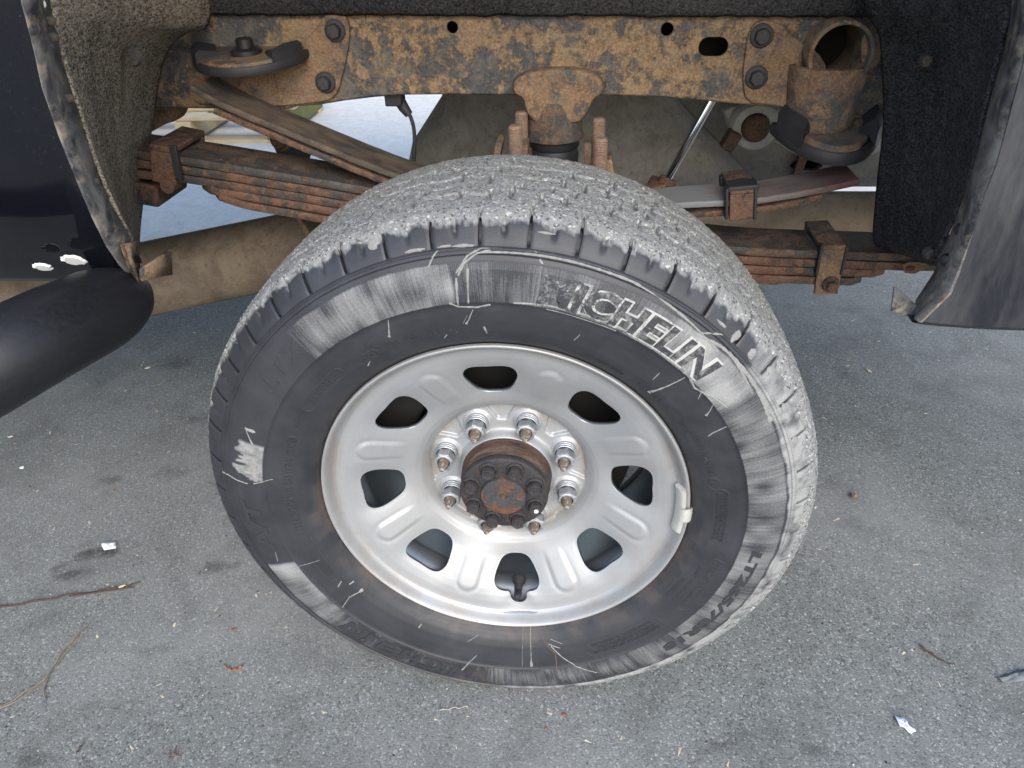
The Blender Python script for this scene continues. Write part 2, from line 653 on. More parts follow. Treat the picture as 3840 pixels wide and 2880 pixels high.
def asphalt():
    d = Nd('asphalt')
    g1 = d.noise(430, 4, .75)
    vo = d.voro(330, None, 'F1', 'Color')
    sep = d.n('SeparateColor')
    d.l(vo, sep.inputs[0])
    vo2 = d.voro(110, None, 'F1', 'Color')
    sep2 = d.n('SeparateColor')
    d.l(vo2, sep2.inputs[0])
    ed = d.voro(330)
    big = d.noise(1.6, 6, .6, None, .3)
    mid = d.noise(7, 7, .65, None, .5)
    col = d.mix(d.ramp(g1, [(.34, 0), (.66, 1)]), (.110, .119, .113), (.198, .209, .200))
    col = d.mix(d.math('MULTIPLY', d.ramp(sep.outputs[0], [(.82, 0), (.93, 1)]), .6), col, (.36, .365, .36))
    col = d.mix(d.math('MULTIPLY', d.ramp(sep.outputs[1], [(.76, 0), (.9, 1)]), .6), col, (.035, .035, .036))
    col = d.mix(d.math('MULTIPLY', d.ramp(sep2.outputs[0], [(.975, 0), (.985, 1)]), d.ramp(d.voro(110), [(.15, .7), (.33, 0)])), col, (.46, .46, .45))
    col = d.mix(d.math('MULTIPLY', d.ramp(big, [(.42, 0), (.66, 1)]), .5), col, (.25, .256, .25))
    col = d.mix(d.math('MULTIPLY', d.ramp(mid, [(.50, 0), (.72, 1)]), .5), col, (.075, .077, .073))
    col = d.mix(d.math('MULTIPLY', d.ramp(d.noise(2.6, 7, .7, d.co((1, 1, 1), rot=(0, 0, 1.1)), .6), [(.52, 0), (.66, 1)]), .35), col, (.085, .088, .083))
    # old oil and damp stains, each with its own outline
    for (px, py, rx, ry, ang, s) in STAINS:
        p = gp(px, py)
        mp = d.n('Mapping')
        mp.vector_type = 'TEXTURE'
        mp.inputs['Location'].default_value = p
        mp.inputs['Scale'].default_value = (rx, ry, 1)
        mp.inputs['Rotation'].default_value = (0, 0, R_(ang))
        d.l(d.tc.outputs['Object'], mp.inputs[0])
        ln = d.n('VectorMath')
        ln.operation = 'LENGTH'
        d.l(mp.outputs[0], ln.inputs[0])
        v = d.math('ADD', ln.outputs['Value'], d.math('MULTIPLY', d.math('SUBTRACT', d.noise(30, 7, .75), .5), 3.0))
        col = d.mix(d.math('MULTIPLY', d.ramp(v, [(.2, 1), (1.15, 0)]), s * .85), col, (.022, .021, .019))
    d.bump(d.math('ADD', d.math('MULTIPLY', ed, -1.0), d.math('MULTIPLY', g1, .8)), .38, .002)
    return d.set(col, .9, 0, .25)


STAINS = [(150, 1240, .05, .018, 20, .75), (205, 1195, .045, .022, 8, .8), (130, 1225, .03, .015, 30, .5), (230, 1190, .04, .02, 0, .6), (470, 1225, .045, .025, 15, .55), (380, 785, .07, .05, 0, .5),
          (420, 905, .05, .03, 0, .45), (370, 1020, .05, .03, 10, .4), (245, 1035, .035, .02, 0, .5), (1560, 1610, .06, .02, 30, .4), (70, 1640, .04, .02, 0, .5), (1760, 1620, .03, .012, 0, .5),
          (350, 1400, .03, .02, 0, .35), (880, 810, .08, .05, 0, .3)]
M['asphalt'] = asphalt()

# ------------------------------------------------------------------ ground
mb = MB()
mb.add([(-150, -150, 0), (150, -150, 0), (150, 150, 0), (-150, 150, 0)], [(0, 1, 2, 3)])
ground = mb.build('ground', M['asphalt'])
ground['kind'] = 'structure'
ground['label'] = 'grey weathered asphalt of the yard'

slab = MB()  # added pale sheet over the far asphalt, sunlight painted into its colour
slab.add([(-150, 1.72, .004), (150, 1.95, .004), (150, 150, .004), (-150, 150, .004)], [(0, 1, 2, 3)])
bright_sheet_o = slab.build('sunlit_ground_sheet', dirt_metal('sunlit_ground_colour', (.50, .475, .425), (.62, .59, .53), (.38, .36, .32), .5))
bright_sheet_o['kind'] = 'structure'

# ------------------------------------------------------------------ the truck
truck = bpy.data.objects.new('pickup_truck', None)
COL.objects.link(truck)
truck['label'] = 'black pickup truck with rusty frame, leaf springs and a muddy silver wheel'
truck['category'] = 'pickup truck'


def part(o, label=None, kind=None):
    """make o a part of the truck; its mesh is in wheel-centre coordinates"""
    o.parent = truck
    o.location = (0, 0, Z0)
    if label:
        o['label'] = label
    if kind:
        o['kind'] = kind
    return o


# ---- tyre: profile (y, r), from the bead over the tread to the far bead
PROF = np.array([(.016, .236), (.010, .2455), (.003, .2500), (-.004, .2560), (-.010, .2640), (-.0155, .2755), (-.0195, .2900), (-.0218, .3020), (-.0228, .3120),
                 (-.0240, .3134), (-.0246, .3150), (-.0250, .3280), (-.0246, .3400), (-.0228, .3520), (-.0190, .3625), (-.0168, .3668), (-.0180, .3682), (-.0168, .3700), (-.0156, .3712), (-.0166, .3724),
                 (-.0146, .3742), (-.0105, .3800), (-.0050, .3880), (.0010, .3950), (.0080, .4005), (.0170, .4040), (.0300, .4062), (.0600, .4085), (.1150, .4100), (.1700, .4085),
                 (.2000, .4062), (.2130, .4040), (.2220, .4005), (.2290, .3950), (.2350, .3880), (.2450, .3742), (.2530, .3520), (.2545, .3280), (.2510, .3020), (.2450, .2755), (.2330, .2560), (.2220, .2360)])
SEG = np.concatenate([[0], np.cumsum(np.hypot(*np.diff(PROF, axis=0).T))])


def prof_s(s):
    return np.interp(s, SEG, PROF[:, 0]), np.interp(s, SEG, PROF[:, 1])


def s_of(i):
    return SEG[i]


S_SH0, S_SH1, S_T0, S_T1 = SEG[20], SEG[24], SEG[26], SEG[30]      # shoulder foot, shoulder top, tread edges
SIDE_R, SIDE_Y = PROF[1:21, 1], PROF[1:21, 0]
_o = np.argsort(SIDE_R)


def side_y(r):
    return np.interp(r, SIDE_R[_o], SIDE_Y[_o])


def wrapd(a):
    return (np.asarray(a) + 180.0) % 360.0 - 180.0


def film_fn(th, r):
    """dried mud film on the sidewall, th in degrees (-180..180), r in metres"""
    th = wrapd(th)
    wob = (vnoise(th * .5 + 300, r * 0 + .3, 11) - .5)
    band = sstep(.3138, .3152, r) * (1 - sstep(.359, .3625, r + wob * .002))
    f = np.zeros_like(th + r)
    pts = [(-180, .06), (-162, .05), (-161, .80), (-142, .72), (-139, .35), (-134, .30), (-98, .26), (-95, .35), (-86, .50), (-70, .46), (-46, .52), (-25, .58), (-8, .62), (4, .48), (12, .56),
           (16, .46), (22, .56), (30, .50), (34, .62), (36, .95), (43, 1.0), (52, .92), (60, .68), (66, .36), (71, .52), (81, .50), (84, .34), (94, .36), (96.5, .28), (97.2, .82), (104, .74), (116, .60),
           (128, .48), (131, .30), (131.8, .10), (150, .05), (180, .06)]
    f = np.maximum(f, band * np.interp(th, [p[0] for p in pts], [p[1] for p in pts]))
    f = f * (.45 + .85 * vnoise((th + 400) * .33, r * 45, 51)) * .86
    # white patch at the left
    pat = sstep(160.5, 161.5, th + wob) * (1 - sstep(171.2, 172, th)) * sstep(.3150, .3165, r) * (1 - sstep(.345, .349, r + (vnoise(th * 1.5, r * 0, 4) - .5) * .03))
    f = np.maximum(f, pat * (.55 + .4 * vnoise((th + 400) * 1.2, r * 160, 61)))
    # grime up over the rim protector and shoulder on the right hand side
    up = sstep(.3600, .3650, r + wob * .006)
    n2 = vnoise((th + 400) * .9, r * 140, 5)
    n3 = vnoise((th + 400) * .28, r * 40, 9)
    amt = np.interp(th, [-180, -150, -120, -95, -60, 0, 25, 38, 50, 70, 110, 150, 180], [.12, .30, .25, .35, .95, 1.0, .85, .62, .26, .14, .10, .05, .12])
    f = np.maximum(f, up * np.clip(amt * (1.25 * n2 * .5 + 1.2 * n3 * .55 + .28), 0, 1) * (.35 + .65 * sstep(.20, .55, amt * (.35 + n3))))
    # light dust low on the sidewall
    low = (1 - sstep(.3125, .3135, r))
    f = np.maximum(f, low * .07)
    return f


NT = 900
ss = np.unique(np.concatenate([np.linspace(0, SEG[8], 18), np.linspace(SEG[8], SEG[20], 42), np.linspace(SEG[20], SEG[35], 60), np.linspace(SEG[35], SEG[-1], 12), SEG]))
yy, rr = prof_s(ss)
# carcass lies below the tread blocks
dep = .0075 * sstep(S_SH0, S_SH0 + .010, ss) * (1 - sstep(SEG[34], SEG[35], ss)) + .004 * sstep(S_SH1, S_T0, ss) * (1 - sstep(SEG[30], SEG[33], ss))
nr = np.gradient(rr, ss)
ny = np.gradient(yy, ss)
yc, rc = yy + dep * nr * 1.0, rr - dep * np.maximum(ny, 0) - dep * .25
th = np.linspace(0, 2 * PI, NT, endpoint=False)
TH, RC = np.meshgrid(th, rc)
YC = np.repeat(yc[:, None], NT, 1)
# tyre flattens a little where it stands
def flat(x, y, z):
    lim = -Z0 + .0005
    over = np.maximum(lim + .03 - z, 0)
    z2 = np.where(z < lim + .03, lim + .03 - .03 * (1 - np.exp(-over / .03)), z)
    return x, y, z2


X, Y_, Z_ = flat(RC * np.cos(TH), YC, RC * np.sin(TH))
V = np.stack([X, Y_, Z_], -1).reshape(-1, 3)
ns = len(ss)
idx = np.arange(ns * NT).reshape(ns, NT)
a = idx[:-1, :]
q = np.stack([a, np.roll(a, -1, 1), np.roll(idx[1:], -1, 1), idx[1:]], -1).reshape(-1, 4)


def np_mesh(name, V, Q):
    me = bpy.data.meshes.new(name)
    nq, k = Q.shape
    me.vertices.add(len(V))
    me.vertices.foreach_set('co', np.asarray(V, np.float32).ravel())
    me.loops.add(nq * k)
    me.loops.foreach_set('vertex_index', Q.astype(np.int32).ravel())
    me.polygons.add(nq)
    me.polygons.foreach_set('loop_start', (np.arange(nq) * k).astype(np.int32))
    me.polygons.foreach_set('loop_total', np.full(nq, k, np.int32))
    me.update(calc_edges=True)
    return me


def put_attr(me, name, arr):
    at_ = me.attributes.new(name, 'FLOAT', 'POINT')
    at_.data.foreach_set('value', np.asarray(arr, np.float32).ravel())


def put_uv(me, U, Vv):
    uv = me.uv_layers.new(name='UVMap')
    li = np.empty(len(me.loops), np.int32)
    me.loops.foreach_get('vertex_index', li)
    uv.data.foreach_set('uv', np.stack([U[li], Vv[li]], -1).astype(np.float32).ravel())


me = np_mesh('tyre', V, q)
thd = np.degrees(TH)
RR0 = np.repeat(rr[:, None], NT, 1)
front = (ss < SEG[26])[:, None]
film = np.where((ss < SEG[24])[:, None], film_fn(thd, RR0), .0)
put_attr(me, 'film', film)
rib = np.where((RR0 > .3155) & (RR0 < .360) & front, 1.0, 0.0)
put_attr(me, 'rib', rib)
wd = wrapd(thd)
br = sstep(.262, .250, RR0) * np.interp(wd, [-180, -160, -100, -60, 0, 40, 90, 140, 180], [.9, 1, 1, .8, .7, .35, .3, .5, .9])
br = np.maximum(br, sstep(.272, .262, RR0) * sstep(.5, .62, vnoise((wd + 400) * .35, RR0 * 0, 21)) * .6 * (wd < 10))
br = np.maximum(br, ((RR0 > .316) & (RR0 < .372)) * np.interp(wd, [-140, -132, -96, -90], [0, .35, .6, 0]) * sstep(.35, .6, vnoise((wd + 400) * .6, RR0 * 60, 3)))
put_attr(me, 'brown', np.where(front, br, 0))
put_uv(me, (TH * .36).ravel(), np.repeat(ss[:, None], NT, 1).ravel())
tyre = part(finish('tyre', me, M['tyre'], None, None), 'worn black tyre with grey mud caked over its tread')

def edge_fn(t):
    e = np.interp(wrapd(t), [-180, -150, -110, -70, -40, -10, 15, 30, 42, 55, 70, 88, 100, 115, 128, 140, 155, 180],
                  [.043, .036, .030, .018, .012, .012, .014, .019, .023, .026, .0280, .0285, .0290, .0295, .032, .035, .038, .043]) + S_SH0
    t = np.asarray(t) % 360.0
    return e + (vnoise(t * .8, t * 0, 1, 288) - .5) * .008 + (vnoise(t * 2.4, t * 0 + 5, 2, 864) - .5) * .004


# ---- shoulder blocks, each its own mesh so that its mud sits where it should
NB = 46
PITCH = 360.0 / NB
SB0, SB1 = S_SH0 + .0008, SEG[26] + .012


def block(k):
    th0 = k * PITCH + 1.5
    wid = PITCH * .925
    nu, nv = 25, 16
    u = np.linspace(0, 1, nu)
    s = np.linspace(SB0, SB1, nv)
    U, S = np.meshgrid(u, s)
    y, r = prof_s(S)
    gy = np.interp(S, ss, np.gradient(yy, ss))
    gr = np.interp(S, ss, np.gradient(rr, ss))
    skew = (S - SB0) * 26.0
    skew = skew * (S > S_SH1 - .004) * .6
    notch = np.exp(-((U - .52) / .055) ** 4) * sstep(S_SH0 + .013, S_SH0 + .017, S)
    edge = np.maximum(sstep(.045, 0, U), sstep(.955, 1, U))
    drop = -.0036 * notch - .0009 * edge - .0016 * sstep(.05, 0, (S - SB0) / (SB1 - SB0))
    # outward normal of the profile is (-gr, gy) in (y, r)
    y2 = y - gr * drop
    r2 = r + gy * drop
    y0 = y + gr * .0095
    r0 = r - gy * .0095
    TT = th0 + (U - .5) * wid + skew * 0.25
    a = np.radians(TT)
    vs, at_f = [], []
    top = np.stack(flat(r2 * np.cos(a), y2, r2 * np.sin(a)), -1)
    bot = np.stack(flat(r0 * np.cos(a), y0, r0 * np.sin(a)), -1)
    n = nu * nv
    Vv = np.concatenate([top.reshape(-1, 3), bot.reshape(-1, 3)])
    ii = np.arange(n).reshape(nv, nu)
    fq = [np.stack([ii[:-1, :-1], ii[:-1, 1:], ii[1:, 1:], ii[1:, :-1]], -1).reshape(-1, 4)]
    for e in (ii[0, :], ii[-1, ::-1], ii[::-1, 0], ii[:, -1]):
        fq.append(np.stack([e[:-1], e[:-1] + n, e[1:] + n, e[1:]], -1)[:, ::-1])
    me = np_mesh('tread_block', Vv, np.concatenate(fq))
    f = film_fn(TT, r)
    fade = sstep(-.007, .001, S - edge_fn(TT))
    f = np.maximum(f, fade * (.35 + .75 * vnoise(TT * 1.7, S * 420, 71)))
    f = np.maximum(f, notch * .45 * sstep(.2, .8, vnoise(TT * .4, S * 300, 13)))
    f2 = np.concatenate([f.ravel(), np.full(n, .15)])
    put_attr(me, 'film', f2)
    put_attr(me, 'rib', np.zeros(2 * n))
    put_attr(me, 'brown', np.zeros(2 * n))
    uu = np.radians(TT).ravel() * .4
    put_uv(me, np.concatenate([uu, uu]), np.concatenate([S.ravel(), S.ravel()]))
    o = finish('tread_block', me, M['tyre'], tyre, 50)
    return o


for k in range(NB):
    block(k)

# ---- caked mud over the tread
NU = 2400
smud = np.linspace(SEG[20] - .002, SEG[33], 170)
ym, rm = prof_s(smud)
gym = np.interp(smud, ss, np.gradient(yy, ss))
grm = np.interp(smud, ss, np.gradient(rr, ss))
thm = np.linspace(0, 360, NU, endpoint=False)
TM, SM = np.meshgrid(thm, smud)
YM = np.repeat(ym[:, None], NU, 1)
edge_s = edge_fn(thm)
ph = ((TM - 1.5 - (SM > S_SH1) * (SM - S_SH1) * 26 * .15) / PITCH) % 1.0        # 0.5 = groove between blocks
groove = np.exp(-(((ph - .5) * PITCH) / .42) ** 4)
d_in = SM - edge_s[None, :]
big = vnoise(TM * 1.1, SM * 160, 31, 396) - .5
med = vnoise(TM * 3.2, SM * 450, 32, 1152) - .5
fin = vnoise(TM * 8.0, SM * 1150, 33, 2880) - .5
damp = .35 + .65 * sstep(0, .012, d_in)
thick = .0022 * sstep(-.001, .012, d_in) - .0006 + (.0010 * big + .0008 * med + .0006 * fin) * damp
thick = np.where(d_in < -.002, -.004, thick)
# grooves show as slots near the edge and as thin cracks further in
fadeg = 1 - sstep(.004, .016, d_in)
thick -= groove * .0075 * fadeg
notchm = np.exp(-((((ph + .5) % 1.0) - .52) / .05) ** 4) * (1 - sstep(-.001, .007, d_in))
thick -= notchm * .006
crack_c = .5 + .05 * (vnoise(SM * 260, np.floor((TM - 1.5) / PITCH), 41) - .5)
crack = np.exp(-(((ph - crack_c) * PITCH) / .24) ** 2) * (1 - sstep(.026, .034, d_in)) * sstep(.25, .5, vnoise(np.floor((TM - 1.5) / PITCH) * 3.7, SM * 120, 43))
thick -= crack * .006
# circumferential rib grooves, filled, with open slits here and there
for (yg, wg, dg, off, per, pr, hw, hl) in ((.052, .0020, .0060, .25, 2, .9, .30, .012), (.078, .0016, .0016, .6, 2, .7, .27, .009), (.106, .0020, .0050, .1, 2, .7, .30, .014), (.145, .0022, .004, .4, 2, .6, .30, .013), (.178, .002, .002, .8, 2, .5, .28, .011)):
    wv = yg + .0028 * np.clip(1.6 * np.sin(np.radians(TM) * 46), -1, 1)
    thick -= np.exp(-((YM - wv) / wg) ** 2) * dg * sstep(.25, .6, vnoise(TM * .25, YM * 0, int(yg * 777), 90))
    pp = (TM / (PITCH / per) + off)
    cell = np.floor(pp)
    on = _hash(cell % (NB * per), cell * 0, int(yg * 1000)) < pr
    jit = (_hash(cell % (NB * per), cell * 0 + 3, 77) - .5)
    du = ((pp % 1.0) - .5 - jit * .3) * (PITCH / per)
    dy = YM - wv - jit * .006
    slit = np.exp(-(du / hw) ** 4) * np.exp(-(dy / hl) ** 4) * on
    thick -= slit * .016
a = np.radians(TM)
Rm = rm[:, None] + gym[:, None] * thick
Ym = YM - grm[:, None] * thick
X, Y2, Z2 = flat(Rm * np.cos(a), Ym, Rm * np.sin(a))
Vm = np.stack([X, Y2, Z2], -1)
idm = np.arange(Vm.shape[0] * NU).reshape(-1, NU)
aq = idm[:-1]
qm = np.stack([aq, np.roll(aq, -1, 1), np.roll(idm[1:], -1, 1), idm[1:]], -1)
keep = (np.maximum(np.maximum(thick[:-1], thick[1:]), np.roll(thick[:-1], -1, 1)) > -.0042) | (d_in[:-1] > .010)
me = np_mesh('mud_layer', Vm.reshape(-1, 3), qm[keep])
mud = finish('mud_layer', me, M['mud'], tyre, None)
mud['kind'] = 'stuff'
mud['label'] = 'grey gritty mud caked on the tread'

# grit sticking out of the mud
cand = np.argwhere((thick > -.0006) & (Z2 > -.30))
pick = cand[rng.choice(len(cand), 7000, replace=False)]


def scatter(name, pts, nrm, sizes, material, parent, flatten=1.0, elong=1.6):
    T = np.array([(1, 1, 1), (-1, -1, 1), (-1, 1, -1), (1, -1, -1)], float) * .55
    n = len(pts)
    q = rng.normal(size=(n, 4))
    q /= np.linalg.norm(q, axis=1)[:, None]
    w, x, y, z = q.T
    Rm_ = np.stack([np.stack([1 - 2 * (y * y + z * z), 2 * (x * y - z * w), 2 * (x * z + y * w)], -1),
                    np.stack([2 * (x * y + z * w), 1 - 2 * (x * x + z * z), 2 * (y * z - x * w)], -1),
                    np.stack([2 * (x * z - y * w), 2 * (y * z + x * w), 1 - 2 * (x * x + y * y)], -1)], 1)
    sc = np.stack([np.ones(n) * elong ** rng.random(n), np.ones(n), .5 + .5 * rng.random(n)], -1) * sizes[:, None]
    P = np.einsum('nij,nkj->nki', Rm_, T[None] * sc[:, None, :])
    if flatten != 1.0:
        P[:, :, 2] *= flatten
    P += pts[:, None, :]
    Fq = np.array([(0, 1, 2), (0, 3, 1), (0, 2, 3), (1, 3, 2)])
    Q = (np.arange(n)[:, None, None] * 4 + Fq[None]).reshape(-1, 3)
    me = np_mesh(name, P.reshape(-1, 3), Q)
    o = finish(name, me, material, parent, 10)
    o['kind'] = 'stuff'
    return o


pp = Vm[pick[:, 0], pick[:, 1]]
sz = .0005 + .0009 * rng.random(len(pp)) ** 2
h = len(pp) * 6 // 10
scatter('mud_grit', pp[:h], None, sz[:h], M['grain_light'], tyre)
scatter('mud_grit', pp[h:], None, sz[h:], M['grain_dark'], tyre)


# ---- dried drips and smears on the sidewall
def tp(px, py):
    """pixel -> (theta, r) on the sidewall"""
    Yv = -.02
    for _ in range(6):
        r, t = polar(px, py, Yv)
        Yv = float(side_y(min(max(r, .25), .374)))
    return t, r


def side_point(t, r, off):
    y = float(side_y(r)) - off
    a = R_(t)
    return (r * math.cos(a), y, r * math.sin(a))


drips = MB()


def drip(pxs, w0, w1, blob=0.0):
    pts = [tp(*p) for p in pxs]
    # resample
    out = []
    for (t0, r0), (t1, r1) in zip(pts[:-1], pts[1:]):
        n = max(3, int(math.hypot((t1 - t0) * .0055, r1 - r0) / .0025))
        for i in range(n):
            f_ = i / n
            out.append((t0 + wrapd(t1 - t0) * f_, r0 + (r1 - r0) * f_))
    out.append(pts[-1])
    rows = []
    m = len(out)
    for i, (t, r) in enumerate(out):
        t2, r2 = out[min(i + 1, m - 1)]
        t1, r1 = out[max(i - 1, 0)]
        d = np.array([wrapd(t2 - t1) * .0058, r2 - r1])
        d /= (np.linalg.norm(d) + 1e-9)
        nn = np.array([-d[1], d[0]])
        w = (w0 + (w1 - w0) * i / (m - 1)) * (.65 + .7 * random.random())
        if blob and i > m * .8:
            w += blob * math.sin((i - m * .8) / (m * .2) * PI)
        row = []
        for k_, hh in ((-1, -.0002), (-.5, .0006), (.5, .0006), (1, -.0002)):
            row.append(side_point(t + nn[0] * w * k_ / .0058 / 1.0, min(r + nn[1] * w * k_, .3738), hh))
        rows.append(row)
    drips.grid(np.array(rows))


for args in [
    ([(925, 578), (935, 555), (955, 528), (985, 532), (1000, 505)], .0011, .0014, 0), ([(985, 590), (1010, 552), (1040, 535), (1085, 532)], .0012, .0012, 0),
    ([(1040, 545), (1080, 545), (1160, 551), (1240, 566), (1300, 584), (1370, 610), (1440, 655), (1500, 705), (1550, 760)], .0009, .0014, 0),
    ([(990, 595), (1000, 570), (1030, 548), (1060, 540)], .0016, .0010, 0), ([(985, 600), (990, 660)], .0016, .0013, 0), ([(1010, 580), (1012, 655)], .0014, .0010, 0), ([(970, 655), (990, 663), (1030, 664), (1060, 658)], .0012, .0010, 0),
    ([(1022, 668), (1013, 690), (1007, 700)], .0006, .0009, .0012), ([(838, 690), (840, 710), (841, 728)], .0006, .0010, .0014), ([(1240, 735), (1248, 728), (1253, 722)], .0008, .0005, 0),
    ([(1140, 530), (1160, 545)], .0012, .0008, 0), ([(1205, 535), (1195, 520)], .0009, .0012, 0), ([(1165, 560), (1172, 570)], .0015, .001, 0),
    ([(1110, 655), (1180, 660), (1260, 680), (1330, 705), (1380, 730), (1430, 765), (1470, 795)], .0012, .0022, 0), ([(1180, 668), (1260, 690), (1330, 715)], .0007, .0008, 0),
    ([(1395, 735), (1420, 760), (1450, 775), (1480, 800)], .0018, .0020, 0), ([(1480, 815), (1440, 835), (1400, 848)], .0005, .0018, .002), ([(1410, 820), (1425, 805)], .001, .0006, 0),
    ([(1490, 818), (1500, 838), (1520, 850), (1545, 862), (1570, 880)], .0016, .0014, 0), ([(1545, 862), (1535, 885), (1525, 898)], .0005, .0012, .001), ([(1515, 848), (1508, 862)], .0008, .0004, 0),
    ([(1510, 720), (1560, 722), (1600, 720), (1640, 690)], .0010, .0012, 0), ([(1500, 720), (1560, 750), (1600, 790), (1640, 850), (1665, 910)], .0016, .0024, 0), ([(1575, 760), (1600, 800), (1625, 850)], .0018, .0012, 0),
    ([(1530, 942), (1540, 935), (1570, 922)], .0012, .0005, 0), ([(548, 1045), (590, 1035)], .0010, .0005, 0), ([(530, 925), (545, 960)], .0005, .0012, 0), ([(470, 1015), (500, 1030), (535, 1045)], .0010, .0008, 0),
    ([(740, 1312), (755, 1290), (785, 1272)], .0007, .0012, .003), ([(600, 1212), (595, 1192)], .0006, .0004, 0), ([(730, 1268), (738, 1255)], .0010, .0018, .001), ([(755, 1262), (765, 1255)], .0014, .0018, 0),
    ([(905, 1355), (912, 1345)], .0016, .0014, 0), ([(995, 1450), (1010, 1435), (1030, 1415)], .0012, .0005, 0), ([(1145, 1345), (1148, 1440)], .0006, .0009, .002), ([(1130, 1350), (1128, 1440)], .0003, .0003, 0),
    ([(1190, 1395), (1215, 1420), (1245, 1440), (1290, 1453)], .0012, .0006, 0), ([(1185, 1390), (1210, 1400)], .0010, .0008, 0), ([(1000, 700), (1010, 680)], .0003, .0003, 0),
    ([(690, 1210), (640, 1225)], .0003, .0003, 0), ([(1045, 705), (1052, 720)], .0016, .0010, 0), ([(865, 795), (880, 780)], .0003, .0009, 0), ([(795, 790), (800, 780)], .0009, .0004, 0), ([(960, 730), (966, 722)], .0008, .0008, 0),
    ([(545, 985), (552, 1040)], .0035, .0045, 0), ([(528, 1020), (560, 1025)], .003, .003, 0), ([(1035, 1358), (1010, 1385)], .0004, .0003, 0), ([(1190, 1365), (1215, 1390)], .0003, .0003, 0),
]:
    drip(*args)
o = drips.build('mud_drips', M['dry_mud'], tyre, None)
o['kind'] = 'stuff'
o['label'] = 'pale dried mud drips on the sidewall'

# brown rust run and a crack under the valve
rb = MB()
drips, keep_d = rb, drips
drip([(1172, 1362), (1180, 1390), (1200, 1412), (1203, 1450)], .0008, .0009)
o = rb.build('rust_run', plain('rust_stain', (.11, .07, .04), .9, 0, .2, 60, .4, 0), tyre, None)
drips = keep_d
# small smears of clay thrown over the shoulder
sm = MB()


def smear(px, py, ru, rv, off=.0012, seed=1):
    Yv = -.005
    for _ in range(10):
        r, t = polar(px, py, Yv)
        i = np.argmin(np.abs(rr[:int(ns * .7)] - r))
        Yv = float(np.interp(r, PROF[2:29, 1], PROF[2:29, 0]))
    s0 = float(np.interp(r, PROF[2:29, 1], SEG[2:29]))
    n = 16
    ring = []
    for j in range(4):
        for i in range(n):
            a = 2 * PI * i / n
            k_ = (j / 3.0) * (.7 + .6 * float(vnoise(np.array(i * .9), np.array(seed * 3.1), seed)))
            s = s0 + rv * k_ * math.sin(a)
            tt = t + ru * k_ * math.cos(a) / r * 57.3
            y, r2 = prof_s(s)
            gy_ = float(np.interp(s, ss, np.gradient(yy, ss)))
            gr_ = float(np.interp(s, ss, np.gradient(rr, ss)))
            o_ = off * (1 - (j / 3.0) ** 3) - .0004 * (j == 3)
            y = float(y) - gr_ * o_
            r2 = float(r2) + gy_ * o_
            ring.append((r2 * math.cos(R_(tt)), y, r2 * math.sin(R_(tt))))
    fs = [(j * n + i, j * n + (i + 1) % n, (j + 1) * n + (i + 1) % n, (j + 1) * n + i) for j in range(3) for i in range(n)]
    sm.add(ring, fs)


for i, (px, py, ru, rv) in enumerate([(806, 525, .008, .007), (898, 540, .012, .0022), (1000, 530, .012, .0020), (960, 532, .008, .0016), (1180, 503, .010, .0016), (1625, 765, .006, .008), (1560, 700, .008, .002),
                                      (1590, 725, .005, .009), (540, 930, .003, .008), (1668, 800, .007, .006), (1700, 880, .008, .006), (1716, 955, .008, .007)]):
    smear(px, py, ru, rv, .0013, i + 1)
o = sm.build('mud_smears', M['dry_mud'], tyre, None)
o['kind'] = 'stuff'


# ---- raised lettering
def text_mesh(txt, size, bold=0.0, shear=0.0, extrude=.0006, spacing=1.0, sx=1.0):
    cu = bpy.data.curves.new('lettering', 'FONT')
    cu.body = txt
    cu.size = size
    cu.offset = bold
    cu.shear = shear
    cu.extrude = extrude
    cu.space_character = spacing
    cu.resolution_u = 3
    ob = bpy.data.objects.new('lettering', cu)
    COL.objects.link(ob)
    dg = bpy.context.evaluated_depsgraph_get()
    me = bpy.data.meshes.new_from_object(ob.evaluated_get(dg))
    bpy.data.objects.remove(ob)
    bpy.data.curves.remove(cu)
    me.materials.clear()
    bm = bmesh.new()
    bm.from_mesh(me)
    long_ = [e for e in bm.edges if e.calc_length() > size * .22]
    if long_:
        bmesh.ops.subdivide_edges(bm, edges=long_, cuts=2)
    bm.to_mesh(me)
    bm.free()
    co = np.empty(len(me.vertices) * 3)
    me.vertices.foreach_get('co', co)
    co = co.reshape(-1, 3)
    co[:, 0] *= sx
    return me, co


def sidewall_text(txt, t_start, t_end, r_base, height, name='lettering', bold=.0, shear=0.0, proud=.0007, mat='letter', flip=False):
    """text running clockwise from t_start to t_end (degrees, falling); flip turns the letter tops to the axle"""
    me, co = text_mesh(txt, height / .70, bold, shear, proud)
    w = co[:, 0].max() - co[:, 0].min()
    f_ = (co[:, 0] - co[:, 0].min()) / w
    h_ = co[:, 1]
    r = r_base + (h_ if not flip else (height - h_))
    t = np.radians(t_start + (t_end - t_start) * f_)
    y = side_y(r) - co[:, 2] - .0002
    co2 = np.stack([r * np.cos(t), y, r * np.sin(t)], -1)
    me.vertices.foreach_set('co', co2.ravel())
    me.update()
    return finish(name, me, M[mat], tyre, 30)


def chalk():
    d = Nd('chalky_mud')
    a = d.noise(75, 8, .75, None, .8)
    g = d.noise(320, 4, .7)
    sx = d.n('SeparateXYZ')
    d.l(d.tc.outputs['Object'], sx.inputs[0])
    v = d.math('ADD', d.math('MULTIPLY', a, .75), d.math('MULTIPLY', g, .25))
    v = d.math('ADD', v, d.math('MULTIPLY', d.math('SUBTRACT', sx.outputs[0], .12), .9))
    col = d.mix(d.ramp(v, [(.43, 0), (.55, 1)]), (.05, .053, .058), (.34, .342, .33))
    return d.set(col, .9, 0, .3)


